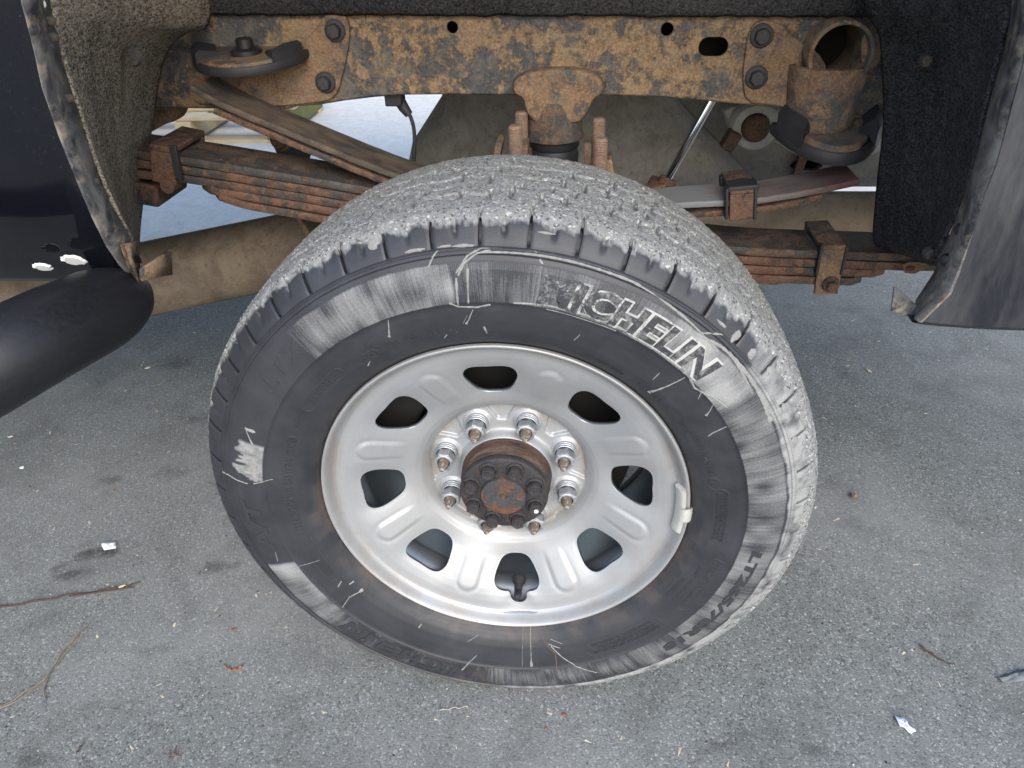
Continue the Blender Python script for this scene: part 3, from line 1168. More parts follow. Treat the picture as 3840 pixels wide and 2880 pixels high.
M['chalk'] = chalk()
sidewall_text('MICHELIN', 81.0, 43.5, .3205, .030, 'mud_outline', bold=.0034, shear=.12, proud=.0007, mat='chalk')
sidewall_text('MICHELIN', 81.0, 43.5, .3205, .030, bold=.0014, shear=.12, proud=.0012, mat='letter_mud')
sidewall_text('LT265/70R18', -6.5, -46.5, .331, .0125, bold=.0008, shear=.1, proud=.0008)
sidewall_text('MICHELIN', -99.0, -137.0, .3220, .028, bold=.0014, shear=.12, proud=.001)
sidewall_text('LTX', 145.0, 131.5, .328, .022, bold=.0008, shear=.12, proud=.0006)
sidewall_text('A/T', 194.0, 178.0, .328, .022, bold=.0008, shear=.12, proud=.0006)
sidewall_text('LT265/70R18', 191.0, 169.5, .2800, .0105, bold=.0002)
sidewall_text('(124/121R)', 168.5, 156.5, .2800, .0095, bold=.0002)
sidewall_text('DT', 152.5, 149.0, .2815, .0065, bold=.0002)
sidewall_text('124/121R', 143.5, 132.0, .2790, .0095, bold=.0003)
sidewall_text('DOT C65 AC 00JX 0410', 123.5, 96.5, .2755, .0080, bold=.0003)
sidewall_text('TUBELESS', 67.0, 56.0, .2625, .0050)
sidewall_text('RADIAL X', 51.5, 40.5, .2630, .0055)
sidewall_text('M+S', 35.5, 31.5, .2660, .0055)
sidewall_text('LOAD RANGE', 31.5, 16.5, .2715, .0080, bold=.0003)
sidewall_text('E', 14.7, 12.9, .2700, .0110, bold=.0004)
sidewall_text('TREAD PLIES 4 POLYESTER', 10.5, -6.0, .2865, .0032)
sidewall_text('2 STEEL 2 POLYAMIDE', 10.0, -5.5, .2815, .0032)
sidewall_text('SIDEWALL PLIES 2 POLYESTER', 10.5, -6.0, .2765, .0032)
sidewall_text('TPC SPEC 2364', -13.5, -30.5, .2900, .0095, bold=.0003)
sidewall_text('MADE IN CANADA', -17.0, -32.0, .2775, .0045)
sidewall_text('WARNING:', -23.0, -32.0, .2675, .0055)
sidewall_text('MAX LOAD SINGLE 1600 KG (3525 LBS)', -42.0, -64.0, .2960, .0042)
sidewall_text('AT 550 KPA (80 PSI) MAX COLD', -42.5, -62.0, .2895, .0042)
sidewall_text('MAX LOAD DUAL 1450 KG (3195 LBS)', -43.0, -63.5, .2830, .0042)
# oval frames round some of the lettering
fr = MB()


def oval(t0, t1, r0, r1, w=.0006):
    pts = []
    rad = (r1 - r0) / 2
    rc_ = (r0 + r1) / 2
    dth = math.degrees(rad / rc_)
    n = 10
    for i in range(n + 1):
        a = PI / 2 + PI * i / n
        pts.append((max(t0, t1) - dth - math.cos(a) * dth, rc_ + math.sin(a) * rad))
    for i in range(n + 1):
        a = -PI / 2 + PI * i / n
        pts.append((min(t0, t1) + dth - math.cos(a) * dth, rc_ + math.sin(a) * rad))
    full = []
    for (ta, ra), (tb, rb_) in zip(pts, pts[1:] + pts[:1]):
        m_ = max(1, int(abs(tb - ta) / 1.2))
        for j in range(m_):
            full.append((ta + (tb - ta) * j / m_, ra + (rb_ - ra) * j / m_))
    n = len(full)
    vs = []
    for i, (t, r) in enumerate(full):
        t2, r2 = full[(i + 1) % n]
        t1_, r1_ = full[i - 1]
        d = np.array([(t2 - t1_) * .0049, r2 - r1_])
        d /= np.linalg.norm(d) + 1e-9
        nn = np.array([-d[1], d[0]])
        for k_, off in ((-1, -.0002), (0, .0006), (1, -.0002)):
            vs.append(side_point(t + nn[0] * w * k_ / .0049, r + nn[1] * w * k_, off))
    fs = []
    for i in range(n):
        j = (i + 1) % n
        fs += [(i * 3, j * 3, j * 3 + 1, i * 3 + 1), (i * 3 + 1, j * 3 + 1, j * 3 + 2, i * 3 + 2)]
    fr = MB()
    fr.add(vs, fs)
    fr.build('moulded_border', M['letter'], tyre, None)


oval(129.5, 146, .2765, .2910)
oval(169.5, 155.5, .2775, .2920)
oval(118.5, 125, .2735, .2855)
oval(11.8, 15.8, .268, .283)
oval(-7.5, 12.0, .2740, .2920)
oval(-33, -12, .2870, .3030)
oval(-66, -40, .2805, .3025)
oval(-170, -150, .2760, .2920)
oval(-25.3, -21.0, .2745, .2800)

# ---- wheel disc
DP = np.array([(.0640, .0640), (.0655, .0655), (.0672, .0690), (.0690, .0740), (.0715, .0768), (.075, .0775), (.1085, .0775), (.1105, .0772), (.1125, .0755), (.1160, .0705), (.1215, .0645), (.1290, .0592), (.1380, .0553), (.149, .0505),
               (.160, .0450), (.172, .0390), (.185, .0325), (.198, .0268), (.208, .0235), (.218, .0212), (.2260, .0200), (.2310, .0187), (.2348, .0150), (.2375, .0100), (.2398, .0050), (.2420, .0016), (.2440, .0002), (.2458, .0006), (.2468, .0030), (.2465, .0075)])
hol = np.array([(0, .1453), (.011, .1460), (.020, .1505), (.0255, .1590), (.0315, .1720), (.0345, .1820), (.0330, .1925), (.0255, .1995), (.012, .2005), (0, .2000)])
HP = np.concatenate([hol, (hol * [-1, 1])[::-1][1:-1]])
for _ in range(2):
    nx = np.roll(HP, -1, 0)
    HP = np.stack([HP * .75 + nx * .25, HP * .25 + nx * .75], 1).reshape(-1, 2)


def sd_poly(px, py, poly):
    d = np.full(px.shape, 1e9)
    ins = np.zeros(px.shape, bool)
    n = len(poly)
    for i in range(n):
        ax, ay = poly[i - 1]
        bx, by = poly[i]
        ex, ey = bx - ax, by - ay
        wx, wy = px - ax, py - ay
        t = np.clip((wx * ex + wy * ey) / (ex * ex + ey * ey + 1e-18), 0, 1)
        d = np.minimum(d, (wx - ex * t) ** 2 + (wy - ey * t) ** 2)
        c = ((ay > py) != (by > py)) & (px < (bx - ax) * (py - ay) / (by - ay + 1e-18) + ax)
        ins ^= c
    return np.where(ins, -np.sqrt(d), np.sqrt(d))


HOLE0, LUG0, EMB0 = 3.9, 25.6, 26.4
NDT = 1200
rg = np.unique(np.concatenate([np.linspace(.0640, .0715, 9), np.linspace(.0715, .1105, 26), np.linspace(.1105, .206, 70), np.linspace(.206, .2465, 32), DP[-5:, 0]]))
rg = rg[rg <= .2468]
thg = np.linspace(0, 2 * PI, NDT, endpoint=False)
TG, RG = np.meshgrid(thg, rg)


def local(T, Rr, a0):
    """fold into the 45 degree sector centred on a0: returns tangential, radial"""
    d = (np.degrees(T) - a0 + 22.5) % 45.0 - 22.5
    d = np.radians(d)
    return -Rr * np.sin(d), Rr * np.cos(d)


def hole_sd(T, Rr):
    tx, ty = local(T, Rr, HOLE0)
    d = sd_poly(tx, ty, HP)
    # the valve notch in the lowest hole
    dd = wrapd(np.degrees(T) - (HOLE0 - 90 + .4))
    vx = -Rr * np.sin(np.radians(dd))
    vy = Rr * np.cos(np.radians(dd))
    q_ = np.hypot(vx, np.maximum(np.abs(vy - .196) - .011, 0)) - .0125
    q_ = np.where(np.abs(dd) < 15, q_, 1.0)
    k_ = .006
    h_ = np.clip(.5 + .5 * (q_ - d) / k_, 0, 1)
    return np.where(np.abs(dd) < 15, q_ * (1 - h_) + d * h_ - k_ * h_ * (1 - h_), d)


SD = hole_sd(TG, RG)


def disc_y(T, Rr, sd):
    y = np.interp(Rr, DP[:, 0], DP[:, 1])
    # smooth the profile a little between the control points
    # rolled edge of the holes
    y = y + .0009 * np.exp(-(np.maximum(sd, 0) / .0045) ** 2) * (Rr > .13)
    # valley around each hole, giving raised spokes
    y = y + .0030 * np.exp(-(np.maximum(sd, 0) / .016) ** 2) * (Rr > .125)
    ex, ey = local(T, Rr, EMB0)
    cap = np.hypot(ex, np.maximum(np.abs(ey - .155) - .0355, 0))
    hw = .0118 + .0015 * (ey - .17) / .03
    y = y - .0016 * sstep(hw + .0060, hw - .0030, cap) * sstep(.138, .160, ey)
    y = y + .0006 * np.exp(-((cap - hw - .005) / .004) ** 2) * sstep(.150, .175, ey)
    # lug seats
    lx, ly = local(T, Rr, LUG0)
    dl = np.hypot(lx, ly - .090)
    y = y - .0034 * sstep(.0215, .0165, dl) + .0060 * sstep(.0160, .0105, dl)
    # pockets between the lugs
    qx, qy = local(T, Rr, LUG0 + 22.5)
    pk = np.hypot(np.maximum(np.abs(qx) - .0035 - .62 * np.maximum(qy - .092, 0), 0), np.maximum(np.maximum(.0925 - qy, qy - .109), 0))
    y = y + .0048 * sstep(.0066, .0038, pk) * (Rr < .1118) * sstep(.1118, .1100, Rr)
    return y


nR, nT = RG.shape
idg = np.arange(RG.size).reshape(RG.shape)
g = idg[:-1]
qd = np.stack([g, idg[1:], np.roll(idg[1:], -1, 1), np.roll(g, -1, 1)], -1).reshape(-1, 4)
sdv = SD.ravel()
neg = (sdv[qd] < 0).sum(1)
whole = qd[neg == 0]
cut = qd[(neg > 0) & (neg < 4)]
tv, rv = TG.ravel(), RG.ravel()
newT, newR, cache, polys = [], [], {}, []


def edge_pt(i, j):
    key = (i, j) if i < j else (j, i)
    if key not in cache:
        i, j = key
        f_ = sdv[i] / (sdv[i] - sdv[j])
        dt = (tv[j] - tv[i] + PI) % (2 * PI) - PI
        cache[key] = RG.size + len(newT)
        newT.append(tv[i] + dt * f_)
        newR.append(rv[i] + (rv[j] - rv[i]) * f_)
    return cache[key]


for qq in cut.tolist():
    poly = []
    for k_ in range(4):
        i, j = qq[k_], qq[(k_ + 1) % 4]
        if sdv[i] >= 0:
            poly.append(i)
        if (sdv[i] >= 0) != (sdv[j] >= 0):
            poly.append(edge_pt(i, j))
    if len(poly) >= 3:
        polys.append(poly)
TA = np.concatenate([tv, newT])
RA = np.concatenate([rv, newR])
SA = np.concatenate([sdv, np.zeros(len(newT))])
YA = disc_y(TA, RA, SA)
VA = np.stack([RA * np.cos(TA), YA, RA * np.sin(TA)], -1)
allp = whole.tolist() + polys
used = np.unique(np.concatenate([whole.ravel(), np.array([i for p in polys for i in p])]))
remap = np.full(len(VA), -1)
remap[used] = np.arange(len(used))
me = bpy.data.meshes.new('wheel_disc')
me.from_pydata(VA[used].tolist(), [], [[int(remap[i]) for i in p] for p in allp])
me.update()
bm = bmesh.new()
bm.from_mesh(me)
bmesh.ops.remove_doubles(bm, verts=bm.verts, dist=.00012)
bm.to_mesh(me)
bm.free()
wheel = bpy.data.objects.new('wheel', None)
COL.objects.link(wheel)
part(wheel, 'silver painted steel wheel with eight holes')
me.materials.append(M['silver'])
me.materials.append(M['barrel'])
disc = finish('wheel_disc', me, None, wheel, 60)
sol = disc.modifiers.new('thickness', 'SOLIDIFY')
sol.thickness = .0052
sol.material_offset_rim = 1
NY = np.empty(len(me.polygons) * 3)
me.polygons.foreach_get('normal', NY)
sol.offset = -1.0 if NY.reshape(-1, 3)[:, 1].mean() < 0 else 1.0
print('disc normal', NY.reshape(-1, 3)[:, 1].mean())

mb = MB()
mb.lathe([(.2464, .0076), (.2420, .0090), (.2330, .0170), (.2270, .0300), (.2235, .0380), (.2215, .0430), (.2150, .0490), (.2100, .0560), (.2085, .0640), (.2090, .0720), (.2150, .0800), (.2200, .0900), (.2210, .1700), (.2260, .1950), (.2290, .2100), (.2440, .2180), (.2440, .2220), (.2260, .2210)], 160)
mb.build('wheel_barrel', M['barrel'], wheel, 60)

# ---- lug nuts and studs
nut = MB()
nut.lathe([(.0100, 0), (.0150, -.0005), (.0152, -.0028), (.0143, -.0034), (.0143, -.0042), (.0150, -.0047), (.0150, -.0066), (.0142, -.0072), (.0142, -.0080), (.0148, -.0085), (.0148, -.0104), (.0138, -.0112)], 32)
hexp = []
for hgt, rad in ((-.0108, .0134), (-.0125, .0142), (-.0255, .0142), (-.0272, .0128)):
    hexp.append([(rad * math.cos(R_(60 * i)), hgt, rad * math.sin(R_(60 * i))) for i in range(6)])
b = len(nut.v)
nut.add([p for r in hexp for p in r], [(j * 6 + i, j * 6 + (i + 1) % 6, (j + 1) * 6 + (i + 1) % 6, (j + 1) * 6 + i) for j in range(3) for i in range(6)])
nut.lathe([(.0124, -.0266), (.0124, -.0276), (.0112, -.0283), (.0092, -.0283), (.0086, -.0275), (.0084, -.0180)], 24)
nut_me = nut.mesh('lug_nut')
stud = MB()
sp_ = [(.0072, .005)]
yv = -.016
while yv > -.034:
    sp_ += [(.0072, yv), (.0067, yv - .0007)]
    yv -= .0014
sp_ += [(.0066, -.0350), (.0060, -.0370), (.0042, -.0408), (.0036, -.0428), (.0020, -.0440), (.0, -.0442)]
stud.lathe(sp_, 18)
stud_me = stud.mesh('wheel_stud')
for i in range(8):
    a = R_(LUG0 + 45 * i)
    loc = Vector((.090 * math.cos(a), .0758, .090 * math.sin(a)))
    for nm, base, mat in (('lug_nut', nut_me, 'galv'), ('wheel_stud', stud_me, 'stud')):
        if i == 0:
            o = finish(nm, base, M[mat], wheel, 35)
        else:
            o = bpy.data.objects.new(nm, base)
            COL.objects.link(o)
            o.parent = wheel
        o.location = loc
        o.rotation_euler = (random.uniform(-.02, .02), random.uniform(0, 2), random.uniform(-.02, .02))

# ---- hub
mb = MB()
mb.lathe([(.0628, .1000), (.0628, .0480), (.0618, .0440), (.0605, .0390), (.0598, .0330)], 80)
hub = part(mb.build('hub', M['hub_side'], None, 50), 'rusty round axle hub in the middle of the wheel')
mb = MB()
mb.lathe([(.0598, .0345), (.0606, .0335), (.0606, .0250), (.0596, .0238), (.0540, .0225), (.0360, .0225), (.0325, .0215), (.0312, .0190)], 80)
mb.build('flange', M['hub'], hub, 45)
mb = MB()
mb.lathe([(.0314, .0200), (.0305, .0165), (.0285, .0158), (.0150, .0162), (.0062, .0166), (.0050, .0172), (.0038, .0200), (.0, .0205)], 48)
mb.build('centre_boss', M['boss'], hub, 45)
bt = MB()
bt.lathe([(.0125, .001), (.0125, -.0012), (.0115, -.0028), (.0098, -.0034)], 24)
hexp = []
for hgt, rad in ((-.003, .0098), (-.0118, .0098), (-.0132, .0088), (-.0132, .0064), (-.0122, .0050), (-.0122, .0)):
    hexp.append([(rad * math.cos(R_(60 * i)), hgt, rad * math.sin(R_(60 * i))) for i in range(6)])
bt.add([p for r in hexp for p in r], [(j * 6 + i, j * 6 + (i + 1) % 6, (j + 1) * 6 + (i + 1) % 6, (j + 1) * 6 + i) for j in range(5) for i in range(6)])
bt_me = bt.mesh('hub_bolt')
for i in range(8):
    a = R_(24 + 45 * i)
    if i == 0:
        o = finish('hub_bolt', bt_me, M['hub'], hub, 35)
    else:
        o = bpy.data.objects.new('hub_bolt', bt_me)
        COL.objects.link(o)
        o.parent = hub
    o.location = (.0465 * math.cos(a), .0225, .0465 * math.sin(a))
    o.rotation_euler = (0, random.uniform(0, 2), 0)
mb = MB()
a = R_(24 - 45 + 45)
mb.lathe([(.0032, 0), (.0030, -.0006), (.0, -.0007)], 14, c=(.0465 * math.cos(R_(-21)) + .0015, .0104, .0465 * math.sin(R_(-21)) - .001))
mb.build('paint_dot', plain('white_paint_dot', (.8, .78, .7), .5, 0, .5, 60, .05, 0), hub)

# ---- valve, balance weight
va = R_(HOLE0 - 90 + .4)
vc = (.1975 * math.cos(va), 0, .1975 * math.sin(va))
mb = MB()
mb.lathe([(.0105, .0520), (.0095, .0460), (.0070, .0430), (.0060, .0300), (.0050, .0280), (.0056, .0270), (.0058, .0180), (.0050, .0140), (.0036, .0125), (.0, .0125)], 20, c=vc)
mb.build('valve_stem', M['rubber'], wheel)
wt = MB()
rows = []
for i in range(15):
    t = R_(9.3 - 17.8 * i / 14)
    endf = 1 - .25 * (i in (0, 14))
    row = []
    for (r, y) in ((.2415, .0020), (.2400, -.0020), (.2352, -.0020 * endf + .0016), (.2292, .0085), (.2290, .0140), (.2335, .0165)):
        row.append((r * math.cos(t), y, r * math.sin(t)))
    rows.append(row)
wt.grid(np.array(rows))
ends = [rows[0], rows[-1]]
for e_ in ends:
    wt.add(e_, [tuple(range(6))])
bw = wt.build('balance_weight', M['weight'], wheel, 50, .0008)
cl = MB()
rows = []
for i in range(5):
    t = R_(2.4 - 5.2 * i / 4)
    rows.append([(r * math.cos(t), y, r * math.sin(t)) for (r, y) in ((.2320, .0045), (.2350, -.0028), (.2400, -.0050), (.2462, -.0042), (.2498, .0000), (.2500, .0045), (.2485, .0050), (.2484, .0010), (.2455, -.0022), (.2400, -.0030))])
cl.grid(np.array(rows))
cl.build('weight_clip', M['weight'], wheel, 50)

# ---- brake disc and caliper seen through the holes
mb = MB()
mb.lathe([(.0600, .098), (.0980, .099), (.1000, .108), (.1080, .128), (.1780, .130), (.1780, .158), (.1000, .160)], 72)
bk = part(mb.build('brake_disc', M['brake'], None, 45))
mb = MB()
mb.box((-.155, .145, .09), (.075, .09, .13), Matrix.Rotation(R_(30), 4, 'Y'))
part(mb.build('brake_caliper', M['brake'], None, 40, .006, 3))
mb = MB()
mb.lathe([(.185, .17), (.185, .176), (.06, .178)], 48)
part(mb.build('dust_shield', M['dark'], None, 45))
mb = MB()
mb.lathe([(.062, .16), (.062, 1.6)], 32)
mb.lathe([(.062, .62), (.13, .74), (.17, .86), (.13, .98), (.062, 1.1)], 32)
part(mb.build('axle', M['dark'], None, 45), 'dark rear axle housing behind the wheel')

# ------------------------------------------------------------------ frame rail
FY = .40
bot = [(250, 236), (324, 230), (394, 230), (520, 232), (620, 233), (640, 226), (693, 222), (740, 214), (806, 206), (866, 201), (957, 200), (1107, 202), (1304, 202), (1405, 204), (1498, 211), (1554, 217), (1667, 227), (1730, 237), (1800, 242), (1900, 250)]
bp = [tuple(at(x, y, FY)[[0, 2]]) for x, y in bot]
z_top = .60
outline = [(-2.4, bp[0][1] - .08)] + [(-.95, bp[0][1] - .01)] + bp + [(1.15, bp[-1][1] + .0), (1.15, z_top), (-2.4, z_top)]


def slot(px, py, Y, hw, hh, n=10):
    c = at(px, py, Y)
    pts = []
    for i in range(n + 1):
        a = -PI / 2 + PI * i / n
        pts.append((c[0] + hw - hh + hh * math.cos(a), c[2] + hh * math.sin(a)))
    for i in range(n + 1):
        a = PI / 2 + PI * i / n
        pts.append((c[0] - hw + hh + hh * math.cos(a), c[2] + hh * math.sin(a)))
    return pts


me = curve_mesh('frame_rail', [outline, circ(977, 59, FY, .0082), circ(1441, 63, FY, .0088), circ(1806, 112, .385, .036), slot(1541, 101, FY, .0205, .0125)], .0025, .0)
co = np.empty(len(me.vertices) * 3)
me.vertices.foreach_get('co', co)
co = co.reshape(-1, 3)
co[:, 1] += FY + .0025
me.vertices.foreach_set('co', co.ravel())
frame = part(finish('frame_rail', me, M['frame'], None, 40), 'rusty boxed frame rail with bolt holes above the tyre')
mb = MB()
low = outline[:-2]
rows = []
for (y, dz) in ((FY + .0005, .004), (FY + .0005, -.0005), (FY + .003, -.003), (FY + .008, -.0035), (FY + .070, -.0035), (FY + .078, .002)):
    rows.append([(x, y, z + dz) for x, z in low])
mb.grid(np.array(rows))
mb.build('frame_underside', M['frame'], frame, 60)
mb = MB()
mb.grid(np.array([[(x, FY + .079, z) for x, z in low], [(x, FY + .079, z_top) for x, z in low], [(x, FY, z_top) for x, z in low]]))
mb.build('frame_inner_wall', M['dark'], frame, 60)  # near-black colour paints in the shade inside the boxed rail


def bolt_head(px, py, Y, r, parent, mat, name='bolt', proud=.012, washer=True, axis_rot=0.3):
    c = at(px, py, Y)
    b_ = MB()
    if washer:
        b_.lathe([(r * 1.45, .0015), (r * 1.45, -.0015), (r * 1.30, -.0030), (r * .9, -.0034)], 24)
    rings = []
    for hgt, rad in ((-.002, r), (-proud * .8, r), (-proud, r * .88), (-proud, 0)):
        rings.append([(rad * math.cos(R_(60 * i) + axis_rot), hgt, rad * math.sin(R_(60 * i) + axis_rot)) for i in range(6)])
    b_.add([p for q_ in rings for p in q_], [(j * 6 + i, j * 6 + (i + 1) % 6, (j + 1) * 6 + (i + 1) % 6, (j + 1) * 6 + i) for j in range(3) for i in range(6)])
    o_ = b_.build(name, mat, parent, 35)
    o_.location = c
    return o_


# left bracket plate with its stop pad
lb = part(plate('stop_bracket', [(690, 52), (700, 32), (724, 24), (746, 32), (756, 62), (752, 105), (738, 170), (724, 212), (690, 221), (640, 226), (600, 230), (440, 228), (412, 215), (405, 170), (430, 150), (520, 150), (590, 128), (628, 104), (665, 82)], FY - .0075, .0072, M['bracket'], None, (), .0018, 1), 'rusty bracket bolted to the frame ahead of the tyre')
bolt_head(724, 66, FY - .008, .0105, lb, M['hub'])
bolt_head(703, 178, FY - .008, .0105, lb, M['hub'])
# half-round pad sticking out from the bracket
zc = at(505, 104, FY)[2]
c0 = at(505, 112, .355)
mb = MB()
half = [(math.cos(R_(180 + 12 * i)), math.sin(R_(180 + 12 * i))) for i in range(16)]
pw, pd = .078, .088
zp = at(505, 150, .318)[2]
xc = at(505, 150, .318)[0]
vs = []
for z in (zp, zp + .008):
    vs += [(xc + cx * pw, FY - .004 + sy * pd, z + .010 * (1 + sy)) for cx, sy in half]
n = 16
fs = [tuple(range(n)), tuple(reversed(range(n, 2 * n)))] + [(i, (i + 1) % n, n + (i + 1) % n, n + i) for i in range(n)]
mb.add(vs, fs)
pad = mb.build('stop_plate', M['bracket'], lb, 40, .0012)
mb = MB()
rows = []
for off, z0, z1 in ((.0, -.014, -.002), (.006, -.014, -.002), (.006, -.002, .003), (.0, -.002, .003)):
    pass
ring = []
for (o_, dz) in ((-.006, -.007), (.005, -.008), (.007, -.003), (.0055, .004), (.0015, .004), (.0015, -.004), (-.006, -.004)):
    ring.append([(xc + cx * (pw + o_), FY - .004 + sy * (pd + o_), zp + .010 * (1 + sy) + dz) for cx, sy in half[0:]])
ring.append(ring[0])
mb.grid(np.array(ring))
mb.build('rubber_pad', M['rubber'], lb, 50)
for sgn, i0, i1 in ((-1, 1, 4), (1, 11, 14)):
    mb = MB()
    pts_in, rows = [], []
    for i in range(i0, i1 + 1):
        cx, sy = half[i]
        for_ = [(1.06, .000), (1.06, .016), (.98, .020), (.66, .015), (.66, .011), (.96, .009)]
        rows.append([(xc + cx * pw * k_, FY - .004 + sy * pd * k_, zp + .010 * (1 + sy) + dz) for k_, dz in for_])
    mb.grid(np.array(rows))
    for e_ in (rows[0], rows[-1]):
        mb.add(e_, [tuple(range(len(e_)))])
    mb.build('rubber_clip', M['rubber'], lb, 40)
cb = MB()
cb.lathe([(.022, .008), (.022, .014), (.016, .017), (.012, .017), (.012, .028), (.010, .030), (.0, .030)], 20, 'Z', (xc + .004, FY - .038, zp + .004))
cb.build('stop_bolt', M['black_metal'], lb, 35)

# right bracket: plate, open tube and column
rb_ = part(plate('stop_bracket', [(1604, 168), (1612, 100), (1620, 66), (1634, 48), (1650, 43), (1686, 50), (1704, 68), (1724, 88), (1764, 108), (1790, 150), (1790, 240), (1730, 238), (1668, 227), (1612, 222)], FY - .0075, .0072, M['bracket'], None, (), .0018, 1), 'rusty bracket with open tube and column behind the tyre')
bolt_head(1645, 77, FY - .008, .0108, rb_, M['hub'])
bolt_head(1634, 167, FY - .008, .0108, rb_, M['hub'])
tc = at(1806, 112, .385)
mb = MB()
mb.lathe([(.0430, .470), (.0430, .362), (.0415, .3585), (.0370, .3585), (.0362, .362), (.0362, .470)], 48, 'Y', (tc[0], 0, tc[2]))
mb.build('tube', M['bracket'], rb_, 50)
pl2 = plate('ear', [(1862, 76), (1880, 68), (1900, 72), (1906, 100), (1900, 140), (1880, 152), (1862, 150)], .372, .010, M['bracket'], rb_, (), .002, 1)
ct = at(1810, 152, .345)
cbm = at(1805, 300, .345)
mb = MB()
prof = []
for i in range(9):
    t = i / 8
    prof.append((.052 - .006 * t + .001 * math.sin(t * 9), cbm[2] + (ct[2] - cbm[2]) * (1 - t)))
mb.lathe(prof, 40, 'Z', (ct[0], .392, 0), a0=R_(172), a1=R_(368))
mb.lathe([(.0515, ct[2]), (.046, ct[2] + .001), (.0455, ct[2] - .02)], 40, 'Z', (ct[0], .392, 0), a0=R_(172), a1=R_(368))
mb.build('column', M['bracket'], rb_, 50)
xr = cbm[0] - .002
zr = cbm[2] - .010
vs = []
pw, pd = .062, .100
for z in (zr, zr + .009):
    vs += [(xr + cx * pw, FY + .01 + sy * pd, z + .012 * (-sy - 1) * -1.0 * 0 + .016 * (abs(cx)) ** 2) for cx, sy in half]
mb = MB()
mb.add(vs, fs)
mb.build('stop_plate', M['bracket'], rb_, 40, .0012)
mb = MB()
ring = []
for (o_, dz) in ((-.004, -.013), (.010, -.015), (.013, -.006), (.0095, .002), (.003, .001), (.0015, -.003), (-.004, -.004)):
    ring.append([(xr + cx * (pw + o_), FY + .01 + sy * (pd + o_), zr + .016 * abs(cx) ** 2 + dz) for cx, sy in half])
ring.append(ring[0])
mb.grid(np.array(ring))
mb.build('rubber_pad', M['rubber'], rb_, 50)
for i0, i1 in ((1, 4), (11, 14)):
    mb = MB()
    rows = []
    for i in range(i0, i1 + 1):
        cx, sy = half[i]
        rows.append([(xr + cx * pw * k_, FY + .01 + sy * pd * k_, zr + .016 * abs(cx) ** 2 + dz) for k_, dz in ((1.17, -.004), (1.17, .020), (1.04, .032), (.80, .016), (.80, .010), (1.02, .009))])
    mb.grid(np.array(rows))
    for e_ in (rows[0], rows[-1]):
        mb.add(e_, [tuple(range(len(e_)))])
    mb.build('rubber_clip', M['rubber'], rb_, 40)

# bump stop in the middle
bs = part(plate('bump_stop', [(1108, 172), (1150, 150), (1255, 148), (1300, 168), (1306, 190), (1298, 208), (1283, 214), (1272, 240), (1258, 262), (1240, 268), (1160, 266), (1146, 258), (1134, 238), (1130, 212), (1112, 206), (1106, 190)], FY - .020, .030, M['bracket'], None, (), .006, 1), 'rusty bump stop bracket hanging over the axle')
bc0 = at(1195, 258, .372)
bc1 = at(1195, 312, .372)
bc2 = at(1193, 345, .372)
mb = MB()
mb.lathe([(.0360, bc0[2] + .02), (.0400, bc0[2] + .004), (.0405, bc0[2]), (.0425, bc1[2] + .010), (.0445, bc1[2] + .004), (.0445, bc1[2]), (.0390, bc1[2] - .001)], 40, 'Z', (bc0[0], .415, 0))
mb.build('cup', M['spring_dark'], bs, 45)
mb = MB()
mb.lathe([(.0385, bc1[2] + .004), (.0380, bc1[2] - .012), (.0345, bc1[2] - .016), (.0375, bc1[2] - .024), (.036, bc1[2] - .06), (.0, bc1[2] - .062)], 40, 'Z', (bc0[0], .415, 0))
mb.build('rubber_bumper', M['rubber'], bs, 45)

# ------------------------------------------------------------------ leaf springs
SY0, SY1 = .300, .374


def catmull(P, n=40):
    P = np.array(P, float)
    t = np.concatenate([[0], np.cumsum(np.linalg.norm(np.diff(P, axis=0), axis=1))])
    tt = np.linspace(0, t[-1], n)
    out = np.stack([np.interp(tt, t, P[:, i]) for i in range(P.shape[1])], -1)
    for _ in range(6):
        out[1:-1] = out[1:-1] * .5 + (out[2:] + out[:-2]) * .25
    return out


def leaf(name, xz, th_, mat, parent, y0=SY0, y1=SY1, taper=True, seed=1):
    """one flat leaf following the (x, z) line of its top front edge"""
    P = catmull(xz, 56)
    rows = []
    n = len(P)
    for i in range(n):
        d = P[min(i + 1, n - 1)] - P[max(i - 1, 0)]
        d /= np.linalg.norm(d)
        nrm = np.array([-d[1], d[0]])
        if nrm[1] < 0:
            nrm = -nrm
        e = min(i, n - 1 - i)
        ins = .014 * (1 - min(1, e / 1.0)) if taper else 0
        wob = .0008 * (float(vnoise(np.array(i * .8), np.array(seed * 7.7), seed)) - .5)
        c = th_ * .30
        sec = [(y0 + ins + c * .4, 0), (y0 + ins, -c), (y0 + ins, -th_ + c), (y0 + ins + c * .4, -th_), (y1 - ins - c * .4, -th_), (y1 - ins, -th_ + c), (y1 - ins, -c), (y1 - ins - c * .4, 0)]
        rows.append([(P[i, 0] + nrm[0] * (h_ + wob), y + wob, P[i, 1] + nrm[1] * (h_ + wob)) for y, h_ in sec])
    rows = np.array(rows)
    m_ = MB()
    vs = rows.reshape(-1, 3)
    k_ = 8
    fs_ = [(i * k_ + j, i * k_ + (j + 1) % k_, (i + 1) * k_ + (j + 1) % k_, (i + 1) * k_ + j) for i in range(n - 1) for j in range(k_)]
    fs_ += [tuple(range(k_)), tuple((n - 1) * k_ + j for j in reversed(range(k_)))]
    m_.add(vs, fs_)
    return m_.build(name, mat, parent, 42)


def xz(px, py, Y=SY0):
    return tuple(at(px, py, Y)[[0, 2]])


